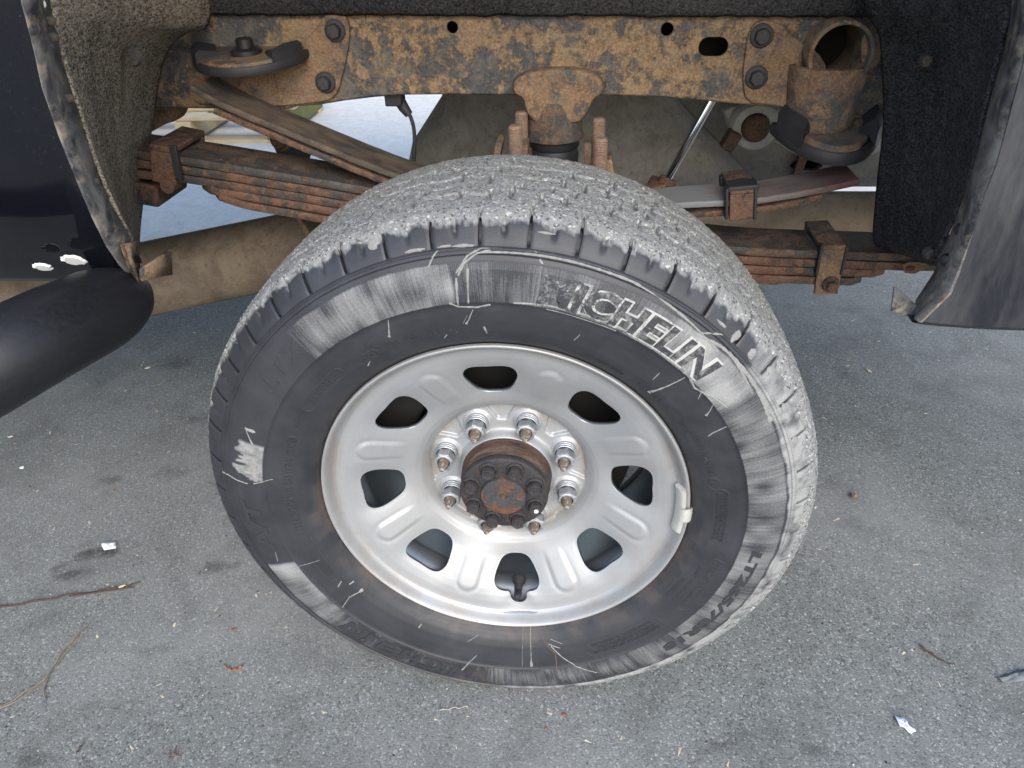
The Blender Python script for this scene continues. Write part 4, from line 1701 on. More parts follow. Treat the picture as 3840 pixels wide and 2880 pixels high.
spring = bpy.data.objects.new('leaf_spring', None)
COL.objects.link(spring)
part(spring, 'rusty stacked leaf spring pack running behind the tyre')
LT = .0116
LS = .0021
top_line = [(-1.05, .438), (-.70, .405), xz(345, 332), xz(379, 337), xz(620, 376), xz(802, 407), (0.05, .290), (.20, .262), xz(1586, 537), xz(1884, 547), xz(1990, 553), (.66, .240)]
leaf('leaf', top_line, LT, M['spring_dark'], spring, SY0, SY1 + .012, seed=2)
l2 = [(x, z - LT - LS) for x, z in top_line[1:]]
leaf('leaf', l2, LT, M['spring'], spring, seed=3)
l3 = [(-.60, .388 - 2 * LT - 2 * LS)] + [(x, z - 2 * (LT + LS)) for x, z in top_line[3:10]]
l3[-1] = (l3[-1][0] + .03, l3[-1][1])
leaf('leaf', l3, LT, M['spring'], spring, seed=4)
l4 = [(-.475, .378 - 3 * LT - 3 * LS)] + [(x, z - 3 * (LT + LS)) for x, z in top_line[4:10]]
leaf('leaf', l4, LT, M['spring'], spring, seed=5)
b0 = at(455, 412, SY0)
l5 = [(b0[0], b0[2]), xz(520, 437), xz(620, 453), xz(700, 468), (0.02, .250 - 2 * LT), (.16, .236 - 2 * LT), (.28, .218 - LT * 1.0)]
leaf('short_leaf', l5, LT, M['spring'], spring, seed=6)


def spring_clip(name, x, zt, zb, w, parent, mat, y0, y1, rot=0.0, t=.006):
    """strap folded round the leaves at x"""
    m_ = MB()
    rot_ = Matrix.Rotation(rot, 4, 'Y')
    m_.box((0, 0, 0), (w, y1 - y0 + 2 * t, t), rot_)
    zc_ = (zt - zb) / 2
    q_ = rot_ @ Vector((0, 0, -zc_ - t / 2))
    m_.box((q_.x, -(y1 - y0) / 2 - t / 2, q_.z), (w, t, zt - zb), rot_)
    m_.box((q_.x, (y1 - y0) / 2 + t / 2, q_.z), (w, t, zt - zb), rot_)
    o_ = m_.build(name, mat, parent, 40, .0015)
    o_.location = (x, (y0 + y1) / 2, zt + t / 2)
    return o_


cx_ = at(376, 330, SY0)
c1 = spring_clip('spring_clip', at(362, 345, SY0)[0], at(362, 325, SY0)[2], at(372, 395, SY0)[2], .036, spring, M['spring'], SY0, SY1 + .012, R_(12), .0085)
mb = MB()
pb = at(365, 400, SY0 - .006)
mb.tube([(pb[0], SY0 - .012, pb[2]), (pb[0], SY1 + .02, pb[2])], .011, 12)
mb.build('clip_bolt', M['spring'], spring, 40)
mb = MB()
p_ = at(398, 352, SY0 - .012)
mb.box((p_[0] - .013, SY0 - .010, p_[2]), (.010, .006, .050), Matrix.Rotation(R_(4), 4, 'Y'))
mb.build('clip_liner', M['rubber'], spring, 40, .001)
xr_ = at(1795, 545, SY0)[0]
c2 = spring_clip('spring_clip', xr_, at(1790, 536, SY0)[2], at(1795, 632, SY0)[2], .034, spring, M['bracket'], SY0, SY1 + .012, R_(-3), .007)
bolt_head(1795, 615, SY0 - .010, .0085, spring, M['spring'], 'clip_bolt', .012, True)
for px in (1768, 1822):
    p_ = at(px, 560, SY0 - .004)
    mb = MB()
    mb.box((p_[0], SY0 - .003, p_[2]), (.004, .014, .045))
    mb.build('clip_liner', M['rubber'], spring, 40, .001)
mb = MB()
p_ = at(1664, 588, .33)
mb.lathe([(.0, .012), (.034, .012), (.036, .004), (.034, -.010), (.0, -.011)], 32, 'Z', (p_[0], .345, p_[2] - .002))
mb.build('spring_button', M['frame'], spring, 45)

# upper overload spring, two leaves each side
def overload_mat():
    d = Nd('overload_leaf')
    sep = d.n('SeparateXYZ')
    d.l(d.tc.outputs['Object'], sep.inputs[0])
    a = d.noise(40, 8, .72, d.co((.4, 1, 1)), .4)
    g = d.noise(220, 4, .7)
    x = d.math('ADD', sep.outputs[0], d.math('MULTIPLY', d.math('SUBTRACT', a, .5), .22))
    old = d.mix(d.ramp(a, [(.38, 0), (.62, 1)]), (.030, .028, .026), (.10, .075, .052))
    grey = d.mix(g, (.12, .128, .132), (.18, .188, .192))
    scuff = d.mix(d.ramp(a, [(.4, 0), (.6, 1)]), (.10, .085, .076), (.15, .122, .11))
    maroon = d.mix(g, (.055, .026, .022), (.12, .06, .05))
    col = d.mix(d.ramp(x, [(.16, 0), (.20, 1)]), old, grey)
    col = d.mix(d.ramp(x, [(.27, 0), (.30, 1)]), col, scuff)
    col = d.mix(d.ramp(x, [(.40, 0), (.45, 1)]), col, maroon)
    d.bump(d.math('ADD', a, g), .4, .001)
    return d.set(col, .8, 0, .3)


M['overload'] = overload_mat()
over = bpy.data.objects.new('overload_spring', None)
COL.objects.link(over)
part(over, 'rusty overload spring leaves above the main pack, tips free')
ol = [xz(414, 186), xz(456, 214), xz(620, 281), xz(806, 357), (-.08, .320), (.06, .302), (.16, .302), xz(1473, 436), xz(1631, 432), xz(1760, 408), xz(1857, 388)]
leaf('leaf', ol, .0085, M['overload'], over, SY0, SY1, False, 8)
ol2 = [xz(462, 234), xz(620, 300), xz(806, 378), (-.08, .303), (.06, .286), (.16, .287), xz(1500, 458), xz(1631, 453), xz(1775, 421)]
leaf('leaf', ol2, .0085, M['spring'], over, SY0, SY1, False, 9)
oc = spring_clip('spring_clip', at(1600, 430, SY0)[0], at(1600, 416, SY0)[2], at(1600, 472, SY0)[2], .034, over, M['spring'], SY0, SY1, R_(-6), .007)
mb = MB()
p_ = at(1580, 392, SY1 - .004)
mb.box((p_[0], SY1 - .002, p_[2]), (.034, .016, .020), Matrix.Rotation(R_(-6), 4, 'Y'))
mb.build('rubber_block', M['rubber'], over, 40, .002)
mb = MB()
p_ = at(1600, 408, SY0 + .012)
mb.box((p_[0], SY0 + .010, p_[2] + .006), (.042, .034, .008), Matrix.Rotation(R_(-6), 4, 'Y'))
mb.build('rubber_strip', M['rubber'], over, 40, .002)
for sx in (-1, 1):
    mb = MB()
    p_ = at(1600, 440, SY0 - .006)
    mb.box((p_[0] + sx * .0195, SY0 - .004, p_[2]), (.004, .014, .044), Matrix.Rotation(R_(-6), 4, 'Y'))
    mb.build('rubber_strip', M['rubber'], over, 40, .001)

# U-bolts with threads, and plates
ub = bpy.data.objects.new('u_bolt_set', None)
COL.objects.link(ub)
part(ub, 'four rusty threaded U-bolt ends beside the bump stop')
for px, py, Yv in ((1126, 242, .388), (1113, 272, .288), (1294, 256, .388), (1298, 299, .288)):
    p_ = at(px, py, Yv)
    prof = [(.0, p_[2] + .001), (.0075, p_[2] + .0008), (.0088, p_[2] - .0015)]
    z = p_[2] - .003
    while z > p_[2] - .075:
        prof += [(.0099, z), (.0090, z - .0010)]
        z -= .0021
    prof += [(.0094, z), (.0094, .06)]
    mb = MB()
    mb.lathe(prof, 16, 'Z', (p_[0], Yv, 0))
    mb.build('u_bolt', M['thread'], ub, 30)
    nb = MB()
    zt = p_[2] - .052
    hx = []
    for hgt, rad in ((-.002, .0150), (-.020, .0158), (-.038, .0158)):
        hx.append([(p_[0] + rad * math.cos(R_(60 * i + 20)), Yv + rad * math.sin(R_(60 * i + 20)), zt + hgt) for i in range(6)])
    nb.add([q_ for h_ in hx for q_ in h_], [(j * 6 + i, j * 6 + (i + 1) % 6, (j + 1) * 6 + (i + 1) % 6, (j + 1) * 6 + i) for j in range(2) for i in range(6)] + [tuple(range(6))])
    nb.build('u_bolt_nut', M['thread'], ub, 30)
for (px, py, Yv, lean) in ((1066, 297, .36, 14), (1330, 334, .31, -14), (1270, 300, .36, 0), (1135, 305, .37, 0)):
    p_ = at(px, py, Yv)
    mb = MB()
    mb.box((p_[0], Yv, p_[2] - .045), (.010, .045, .09), Matrix.Rotation(R_(lean), 4, 'Y'))
    mb.build('spring_plate', M['bracket'], ub, 40, .002)
mb = MB()
mb.box((.06, .338, .262), (.16, .13, .020))
mb.build('top_plate', M['spring_dark'], ub, 40, .003)
mb = MB()
mb.box((.06, .338, .120), (.11, .10, .16))
mb.build('axle_block', M['spring_dark'], ub, 40, .006)

# ------------------------------------------------------------------ other under-body parts
# big pipe at lower left (front) that runs under the spring
pl0, pl1 = at(250, 617, .50), at(720, 520, .62)
dirv = pl1 - pl0
mb = MB()
mb.tube([pl0 - dirv * 1.3, pl0, pl0 + dirv * .33, pl0 + dirv * .66, pl1, pl1 + dirv * .6], [.071] * 6, 40)
pp_ = part(mb.build('exhaust_pipe', M['pipe'], None, 50), 'wide dirt-coloured exhaust pipe ahead of the tyre')
tp_ = at(660, 490, .44)
mb = MB()
mb.box((tp_[0], .47, tp_[2] - .01), (.010, .06, .085), Matrix.Rotation(R_(-22), 4, 'Y'))
mb.build('pipe_hanger', M['bracket'], pp_, 40, .002)
# rear pipe
r0, r1 = at(1480, 468, .60), at(1960, 470, .60)
dirv = r1 - r0
mb = MB()
mb.tube([r0 - dirv * .2, r0, r1, r1 + dirv * .7], [.046] * 4, 32)
part(mb.build('tail_pipe', M['tan_pipe'], None, 50), 'tan dirt-coloured tail pipe behind the rear spring')
# shield behind: a wide sloping shell
mb = MB()
sl = [at(957, 200, .80), at(879, 322, .80), at(860, 420, .80)]
sr = [at(1452, 208, .80), at(1624, 388, .80), at(1690, 470, .80)]
rows = []
for (Lq, Rq) in zip(sl, sr):
    c_ = (Lq + Rq) / 2
    hw = (Rq[0] - Lq[0]) / 2
    row = []
    for i in range(25):
        a = PI * i / 24
        row.append((c_[0] - hw * math.cos(a), .86 - .11 * math.sin(a) ** .7 + .0, Lq[2] + (Rq[2] - Lq[2]) * i / 24 + 0.03 * 0))
    rows.append(row)
top = [(x, y + .02, z + .12) for x, y, z in rows[0]]
rows = [top] + rows
mb.grid(np.array(rows))
sh = mb.build('heat_shield', M['shield'], None, 60)
part(sh, 'dirt-coloured sloping sheet metal shield under the bed')
ms = sh.modifiers.new('thickness', 'SOLIDIFY')
ms.thickness = .004
# shock absorber rod
s0, s1 = at(1552, 190, .50), at(1440, 392, .50)
mb = MB()
mb.tube([s0 + (s0 - s1) * .3, s0, s1], .0072, 18)
shock = part(mb.build('shock_absorber', M['chrome'], None, 60), 'bright chrome shock absorber rod')
d_ = (s1 - s0) / np.linalg.norm(s1 - s0)
mb = MB()
mb.tube([s1 - d_ * .006, s1 + d_ * .008], .014, 18)
mb.tube([s1 + d_ * .004, s1 + d_ * .22], .027, 22)
mb.build('shock_body', M['spring'], shock, 50)
mb = MB()
p_ = s1 + d_ * .004
mb.box((p_[0] - .022, p_[1] - .01, p_[2] - .002), (.040, .03, .006), Matrix.Rotation(R_(-15), 4, 'Y'))
mb.build('spring_perch', M['bracket'], shock, 40, .001)
# grey casting with a big bolt
cs = part(plate('hitch_arm', [(1560, 232), (1640, 222), (1700, 240), (1760, 262), (1905, 282), (1905, 345), (1760, 348), (1715, 336), (1665, 305), (1610, 308), (1580, 292), (1570, 262)], .70, .06, M['casting'], None, (), .010, 1), 'pale grey cast arm with a rusty bolt')
p_ = at(1626, 268, .69)
mb = MB()
mb.lathe([(.042, .01), (.042, -.022), (.038, -.027), (.026, -.028)], 36, 'Y', (p_[0], .69, p_[2]))
mb.build('boss', M['casting'], cs, 45)
mb = MB()
mb.lathe([(.024, -.020), (.024, -.034), (.020, -.038), (.0, -.039)], 24, 'Y', (p_[0], .69, p_[2]))
mb.build('bolt', M['spring'], cs, 40)
mb = MB()
p_ = at(1578, 303, .66)
mb.box((p_[0], .66, p_[2]), (.024, .03, .034), Matrix.Rotation(R_(25), 4, 'Y'))
mb.build('nut', M['spring'], cs, 40, .003)
lowp = part(plate('cross_member', [(1400, 195), (1500, 198), (1905, 228), (1920, 404), (1640, 404), (1500, 404)], .90, .02, M['shield'], None, [slot(1718, 358, .90, .012, .011, 2), slot(1752, 358, .90, .024, .011, 2)], .002, 0), 'dusty cross member with two slots')
mb = MB()
p_ = at(1735, 340, .885)
mb.box((p_[0], .89, p_[2]), (.018, .012, .10), Matrix.Rotation(R_(8), 4, 'Y'))
mb.build('strap', M['bracket'], lowp, 40, .001)
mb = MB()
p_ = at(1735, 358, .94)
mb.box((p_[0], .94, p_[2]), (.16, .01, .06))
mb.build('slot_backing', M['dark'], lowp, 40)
# sensor and wire under the rail
sp0 = at(853, 208, .43)
sens = MB()
sens.box((sp0[0], .43, sp0[2]), (.026, .03, .024))
sens_o = part(sens.build('wheel_speed_sensor', M['black_metal'], None, 40, .002), 'black sensor plug with a wire hanging from the frame')
mb = MB()
w0 = [at(862, 215, .43), at(872, 232, .43), at(884, 248, .43)]
mb.tube(w0, [.009, .0085, .0065], 12)
mb.build('boot', M['rubber'], sens_o, 50)
mb = MB()
w1 = [at(884, 246, .43), at(893, 262, .43), at(896, 285, .43), at(895, 325, .43), at(893, 380, .43)]
mb.tube(catmull(w1, 16), .0030, 10)
mb.build('wire', M['rubber'], sens_o, 50)
# black shock mount seen beyond the spring
bmnt = part(plate('shock_mount', [(588, 282), (600, 276), (660, 300), (668, 352), (640, 360), (600, 340), (583, 305)], .52, .02, M['black_metal'], None, (), .004, 1), 'black shock mount beyond the overload spring')
bolt_head(607, 303, .518, .013, bmnt, M['spring'])
# hanger bracket at far left under the frame
hb = part(plate('spring_hanger', [(300, 225), (394, 228), (390, 245), (380, 262), (352, 270), (300, 300)], .45, .03, M['bracket'], None, (), .004, 1), 'rusty spring hanger under the frame by the felt liner')
p_ = at(320, 395, .36)
mb = MB()
mb.box((p_[0] - .02, .36, p_[2] + .004), (.12, .10, .035), Matrix.Rotation(R_(10), 4, 'Y'))
mb.build('shackle', M['spring'], hb, 40, .004)

# ------------------------------------------------------------------ bodywork
PY = -.030           # outer skin
edgeL = [(42, -60), (50, 10), (60, 47), (78, 120), (93, 190), (120, 262), (146, 328), (175, 401), (204, 470), (233, 529), (262, 572), (290, 604)]
TUCK = [0, 0, 0, 0, 0, 0, 0, .003, .009, .020, .032, .046]
EL = [at(x, y, PY + t_) for (x, y), t_ in zip(edgeL, TUCK)]
zb_l = EL[-1][2]
# skin: grid from the arch edge forward, slightly crowned
panel = MB()
rows = []
for p in [EL[0] + np.array([0, 0, .45]), EL[0] + np.array([0, 0, .2])] + EL:
    row = []
    py_ = p[1]
    for i in range(30):
        t = i / 29.0
        dx = -1.5 * t ** 1.6
        hgt = (p[2] - zb_l)
        crown = -.010 * math.sin(min(1, t * 4) * PI / 2) - .012 * math.sin(max(0, min(1, hgt / .5)) * PI)
        lip = .010 * (1 - min(1, t * 60))
        row.append((p[0] + dx, py_ + crown + .01, p[2] + 0 * t))
    rows.append(row)
panel.grid(np.array(rows))
# rolled bottom, tucking under
last = rows[-1]
under = [last] + [[(x, y + dy, z + dz) for x, y, z in last] for dy, dz in ((.004, -.006), (.014, -.010), (.045, -.011))]
panel.grid(np.array(under))
body_l = part(panel.build('front_bedside', M['paint'], None, 60), 'glossy black body side ahead of the wheel')
# return flange along the arch edge
FB = [(104, -60), (107, 0), (117, 55), (131, 120), (149, 180), (169, 240), (192, 315), (216, 390), (245, 450), (272, 495), (292, 535), (301, 572)]
EB = [at(x, y, max(.022, PY + t_ + .03)) for (x, y), t_ in zip(FB, TUCK)]
fl = MB()
rows = []
for a_, b_ in zip(EL, EB):
    a2 = np.array([a_[0] + .001, a_[1] + .0015, a_[2]])
    rows.append([a2 + np.array([-.003, -.0028, 0]), a2 + np.array([0, -.0035, 0]), a2 + np.array([.003, .004, 0]), a2 * .5 + b_ * .5 + np.array([.002, 0, 0]), b_, b_ + np.array([-.004, .004, 0])])
rows = [[p + np.array([0, 0, .5]) for p in rows[0]]] + rows
fl.grid(np.array(rows))
flg = part(fl.build('arch_flange', M['flange'], None, 50), 'dirty grey arch flange with rusty screws at the glossy panel')
for i, (px, py) in enumerate([(88, 8), (110, 45), (115, 80), (150, 212), (206, 392)]):
    p_ = at(px, py, .006)
    b_ = MB()
    b_.lathe([(.0045, .003), (.0045, -.001), (.003, -.0025), (.0, -.003)], 14, 'Y')
    s_ = b_.build('screw', M['spring_dark'] if i else M['foam'], flg, 40)
    s_.location = (p_[0], .006, p_[2])
    s_.rotation_euler = (0, 0, R_(45))
# rusty tab at the bottom corner
tabm = MB()
q0 = [at(300, 582, .0), at(330, 562, .03), at(365, 536, .06)]
q1 = [at(302, 606, .0), at(335, 598, .03), at(368, 592, .06)]
tabm.grid(np.array([q0, q1]))
tb = part(tabm.build('corner_tab', M['frame'], None, 50), 'rusty torn tab at the bottom of the front arch flange')
mm = tb.modifiers.new('thickness', 'SOLIDIFY')
mm.thickness = .003
# rust at the corner
crn = MB()
c_ = [at(262, 530, -.006), at(296, 520, .02), at(303, 575, .02), at(300, 610, .0), at(286, 600, .010), at(270, 560, -.012)]
crn.add(c_, [(0, 1, 2, 3), (0, 3, 4, 5)])
cn = part(crn.build('corner_patch', M['frame'], None, 60))
mm = cn.modifiers.new('thickness', 'SOLIDIFY')
mm.thickness = .002
mm.offset = 1
# two oval plugs near the bottom of the panel
for px, py, rw in ((163, 553, .0125), (97, 568, .0095)):
    p_ = at(px, py, PY + .019)
    w_ = MB()
    pts = []
    for i in range(22):
        a = 2 * PI * i / 22
        rj = rw * (1 + .25 * (random.random() - .5))
        if 120 < math.degrees(a) < 215:
            rj *= .75 + .35 * (i % 2)
        pts.append((rj * math.cos(a) * 1.15, rj * .8 * math.sin(a)))
    vs = [(x, -.0005, z) for x, z in pts] + [(x * .85, -.003, z * .85) for x, z in pts]
    n = 22
    w_.add(vs, [(i, (i + 1) % n, n + (i + 1) % n, n + i) for i in range(n)] + [tuple(range(n, 2 * n))])
    plug = part(w_.build('foam_plug', M['foam'], None, 40))
    plug.location = (p_[0], PY + .0145, p_[2] + Z0 - .0015)
    plug.rotation_euler = (R_(38), 0, 0)

M['step'] = plain('satin_black_step', (.010, .0105, .013), .48, 0, .4, 220, .5, .1)
# side step tube
st = MB()
e_ = at(-260, 900, -.20)
pts = [e_ + np.array([-1.3, 0, -.02]), e_ + np.array([-.5, 0, -.008]), e_, at(-120, 850, -.20), at(0, 775, -.17), at(90, 728, -.125), at(170, 690, -.07), at(230, 662, -.02), at(275, 640, .02), at(296, 628, .04)]
P_ = catmull([tuple(p) for p in pts], 90)
rad = [.047] * 90
for i in range(6):
    rad[-1 - i] = .047 * math.sqrt(max(.02, 1 - ((5 - i) / 5.6) ** 2)) if i < 6 else .047
st.tube([tuple(p) for p in P_], rad, 36)
step = part(st.build('side_step', M['step'], None, 60), 'black tubular side step with rounded end')

# felt liner at the left
innerL = [(455, -40), (452, 30), (446, 62), (418, 58), (385, 72), (365, 92), (350, 120), (338, 160), (330, 220), (322, 300), (314, 380), (304, 450), (296, 512), (296, 560)]
outerL = [(104, -60), (107, 0), (112, 30), (118, 60), (125, 95), (136, 135), (147, 175), (163, 222), (178, 275), (198, 335), (222, 405), (258, 470), (288, 522), (301, 570)]
li = MB()
rows = []
nL = 26
for j, (o_, i_) in enumerate(zip(outerL, innerL)):
    A = at(*o_, .024 + .03 * max(0, (o_[1] - 470) / 100))
    B = at(*i_, .385)
    row = []
    for k_ in range(nL):
        t = k_ / (nL - 1)
        p = A * (1 - t) + B * t
        bulge = .045 * math.sin(PI * t)
        p = p + np.array([bulge * -.2, 0, -.0])
        n_ = float(vnoise(np.array(j * .9), np.array(k_ * .5), 5)) - .5
        row.append(p + np.array([n_ * .006, 0, 0]))
    rows.append(row)
rows = [[p + np.array([0.02, 0, .35]) for p in rows[0]]] + rows
li.grid(np.array(rows))
linL = part(li.build('arch_liner', M['felt_brown'], None, None), 'fuzzy dusty brown felt arch liner ahead of the tyre')
ms = linL.modifiers.new('sub', 'SUBSURF')
ms.levels = ms.render_levels = 1
ms = linL.modifiers.new('thickness', 'SOLIDIFY')
ms.thickness = .004
mb = MB()
p_ = at(280, 122, .2)
mb.lathe([(.012, .0), (.010, -.004), (.0, -.005)], 16, 'Y', (p_[0] + .004, .2, p_[2]))
mb.build('push_pin', M['spring_dark'], linL, 40)

# top strip of liner over the frame
tl = MB()
rows = []
for k_, (yv, dz) in enumerate(((.392, -.004), (.388, .0), (.380, .014), (.37, .06), (.345, .14), (.28, .20), (.15, .245), (0.0, .27))):
    row = []
    for i in range(60):
        px = 330 + (1960 - 330) * i / 59
        base = at(px, 22 + 4 * (px - 450) / 1400, .385)
        n_ = (float(vnoise(np.array(i * 1.7), np.array(3.3), 8)) - .5) * .004
        row.append((base[0], yv, base[2] + dz + n_ * (k_ < 3)))
    rows.append(row)
tl.grid(np.array(rows))
linT = part(tl.build('arch_liner', M['felt_black'], None, None), 'black felt liner edge over the top of the frame')
ms = linT.modifiers.new('thickness', 'SOLIDIFY')
ms.thickness = .004

# liner at the right
innerR = [(1868, -40), (1868, 24), (1890, 45), (1908, 75), (1912, 130), (1912, 220), (1910, 300), (1904, 380), (1892, 440), (1886, 500), (1896, 536), (1940, 545), (2002, 566)]
outerR = [(2188, -60), (2184, 20), (2177, 72), (2170, 105), (2160, 145), (2148, 190), (2133, 245), (2112, 325), (2088, 415), (2066, 470), (2044, 525), (2026, 555), (2008, 574)]
li = MB()
rows = []
for j, (o_, i_) in enumerate(zip(outerR, innerR)):
    A = at(*o_, .03)
    B = at(*i_, .33)
    row = []
    for k_ in range(nL):
        t = k_ / (nL - 1)
        p = A * (1 - t) + B * t
        n_ = float(vnoise(np.array(j * 1.1), np.array(k_ * .6), 15)) - .5
        row.append(p + np.array([.02 * math.sin(PI * t) + n_ * .008, 0, 0]))
    rows.append(row)
rows = [[p + np.array([-.02, 0, .35]) for p in rows[0]]] + rows
li.grid(np.array(rows))
linR = part(li.build('arch_liner', M['felt_black'], None, None), 'black felt arch liner behind the tyre')
ms = linR.modifiers.new('sub', 'SUBSURF')
ms.levels = ms.render_levels = 1
ms = linR.modifiers.new('thickness', 'SOLIDIFY')
ms.thickness = .004
for px, py, Yv in ((1998, 130, .20), (2006, 545, .05)):
    p_ = at(px, py, Yv)
    b_ = MB()
    b_.lathe([(.007, .004), (.006, -.003), (.003, -.005), (.0, -.005)], 16, 'Y')
    s_ = b_.build('push_pin', M['spring_dark'], linR, 40)
    s_.location = (p_[0], Yv - .004, p_[2])

# right hand panel (bed side behind the wheel)
edgeR = [(2236, -60), (2226, 20), (2212, 90), (2200, 149), (2182, 217), (2164, 289), (2146, 356), (2123, 415), (2100, 496), (2073, 564), (2046, 632), (1984, 693)]
ER = [at(x, y, PY) for x, y in edgeR]
flatR = [(2186, -60), (2184, 20), (2177, 72), (2164, 131), (2150, 180), (2137, 226), (2123, 280), (2105, 352), (2080, 430), (2046, 523), (2016, 590), (1978, 648)]
EBR = [at(x, y, .02) for x, y in flatR]
pr = MB()
rows = []
zb = ER[-1][2]
for p in [ER[0] + np.array([0, 0, .5])] + ER:
    row = []
    for i in range(24):
        t = i / 23.0
        hgt = p[2] - zb
        row.append((p[0] + .95 * t ** 1.5, PY - .010 * math.sin(min(1, t * 4) * PI / 2) - .006 * math.sin(min(1, hgt / .5) * PI), p[2] - (0.004 * t if p is ER[-1] else 0)))
    rows.append(row)
pr.grid(np.array(rows))
last = rows[-1]
under = [last] + [[(x, y + dy, z + dz) for x, y, z in last] for dy, dz in ((.004, -.005), (.012, -.008), (.035, -.008))]
pr.grid(np.array(under))
part(pr.build('rear_bedside', M['dusty_paint'], None, 60), 'dusty black body side behind the wheel')
fl = MB()
rows = []
for a_, b_ in zip(ER, EBR):
    rows.append([a_ + np.array([.003, -.0030, 0]), a_ + np.array([0, -.0035, 0]), a_ + np.array([-.003, .003, 0]), a_ * .5 + b_ * .5 + np.array([-.002, 0, 0]), b_, b_ + np.array([.004, .004, 0])])
rows = [[p + np.array([0, 0, .5]) for p in rows[0]]] + rows
fl.grid(np.array(rows))
flr = part(fl.build('arch_flange', M['flange'], None, 50), 'dirty arch flange of the rear body side')
for px, py in ((2075, 497), (2043, 563), (2200, 95)):
    p_ = at(px, py, -.002)
    b_ = MB()
    b_.lathe([(.007, .003), (.006, -.002), (.003, -.004), (.0, -.0042)], 14, 'Y')
    s_ = b_.build('screw', M['black_metal'], flr, 40)
    s_.location = (p_[0], -.002, p_[2])
    s_.rotation_euler = (0, 0, R_(-45))
tb_ = [(1932, 618), (1950, 632), (1972, 652), (1992, 668), (1985, 690), (1960, 684), (1925, 672)]
tabr = part(plate('corner_tab', tb_, .0, .003, M['flange'], None, (), .0008, 0), 'bent tan-stained tab at the corner of the rear body side')
# small slotted bracket near the right end of the spring
part(plate('slotted_tab', [(1948, 572), (1965, 566), (2000, 568), (2006, 578), (1975, 592), (1955, 590)], .285, .003, M['spring'], None, [slot(1966, 579, .285, .006, .004)], .0006, 0), 'small rusty slotted tab at the end of the spring')

# upper body and bed that close the truck above and behind the frame
bd = MB()
bd.box((-1.0, 1.18, .86), (4.6, 1.52, .46))
bd.box((-1.0, .21, .98), (4.6, .42, .22))
part(bd.build('bed', M['black_metal'], None, 40, .02, 2))
bd = MB()
bd.box((.02, -.005, 1.01), (.95, .05, .36))
part(bd.build('arch_top', M['paint'], None, 40, .01, 2))
bd = MB()
bd.box((-1.95, 1.98, .60), (3.05, .05, .60))
bd.box((.80, 1.98, .60), (.72, .05, .60))
part(bd.build('far_bedside', M['paint'], None, 40, .01, 2))
bd = MB()
bd.box((.75, 1.4, .50), (3.9, .08, .14))
part(bd.build('far_frame_rail', M['frame'], None, 40, .004))
# the far rear wheel
fw = MB()
fw.lathe([(.05, 1.97), (.20, 1.95), (.245, 2.0), (.30, 2.02), (.37, 2.0), (.405, 1.97), (.41, 1.86), (.405, 1.76), (.37, 1.73), (.24, 1.74), (.20, 1.80)], 72)
part(fw.build('far_tyre', M['rubber'], None, 50))

# ------------------------------------------------------------------ things beyond the truck
pal = bpy.data.objects.new('wooden_pallet', None)
COL.objects.link(pal)
pc = gp(455, 282)
pal.location = (pc[0], pc[1], 0)
pal.rotation_euler = (0, 0, R_(2))
pal['label'] = 'weathered wooden pallet on the ground beyond the truck'
pal['category'] = 'pallet'
bme = None
for i, (y, z, w, h) in enumerate([(-.25, .135, .10, .02), (-.02, .135, .10, .02), (.2, .135, .10, .02), (.42, .135, .10, .02), (-.25, .012, .10, .02), (.42, .012, .10, .02)]):
    b_ = MB()
    b_.box((0, y, z), (1.1, w, h))
    b_.build('board', M['wood'], pal, 40, .003)
for x in (-.5, 0, .5):
    b_ = MB()
    b_.box((x, .08, .073), (.09, .8, .10))
    b_.build('stringer', M['wood'] if x < .4 else M['wood_moss'], pal, 40, .003)
ty = MB()
ty.lathe([(.20, -.11), (.25, -.13), (.32, -.135), (.37, -.125), (.385, -.10), (.385, .10), (.37, .125), (.32, .135), (.25, .13), (.20, .11)], 64, 'Z')
bt_ = ty.build('spare_tyre', M['rubber'], None, 50)
tcn = gp(430, 246)
bt_.location = (tcn[0] - .1, tcn[1] + .45, .136)
bt_['label'] = 'black tyre lying flat behind the wooden pallet'
bt_['category'] = 'tyre'
for i in range(40):
    b_ = MB() if i == 0 else None
    if i == 0:
        b_.box((.388, 0, 0), (.012, .045, .16))
        tbm = b_.mesh('tread_block')
        o_ = finish('tread_block', tbm, M['rubber'], bt_, 40)
    else:
        o_ = bpy.data.objects.new('tread_block', tbm)
        COL.objects.link(o_)
        o_.parent = bt_
    o_.rotation_euler = (0, 0, 2 * PI * i / 40)

# ------------------------------------------------------------------ litter on the asphalt
M['paper'] = plain('white_paper', (.62, .66, .66), .8, 0, .3, 50, .1, .2)
M['plastic'] = plain('bluish_plastic_scrap', (.55, .58, .72), .45, 0, .5, 120, .25, .3)
M['stalk'] = plain('dry_stalk', (.20, .165, .12), .85, 0, .2, 40, .3, .2)
M['stem'] = plain('brown_stem', (.075, .05, .04), .85, 0, .2, 40, .4, .2)
M['leaf_o'] = plain('orange_bark', (.22, .10, .055), .85, 0, .2, 60, .35, .2)
M['leaf_b'] = plain('brown_leaf', (.17, .11, .085), .85, 0, .2, 60, .35, .2)
M['chip'] = plain('pale_wood_chip', (.46, .40, .30), .85, 0, .2, 60, .2, .2)
M['strip'] = plain('grey_rubber_strip', (.13, .145, .15), .8, 0, .3, 80, .3, .3)


GROUPS = {'leaf': 'leaf bits on the asphalt', 'wood chip': 'wood chips on the asphalt', 'twig': 'dry twigs on the asphalt'}


def thing(o, label, cat, group=None):
    group = group or GROUPS.get(cat)
    o['label'] = label
    o['category'] = cat
    if group:
        o['group'] = group
    return o


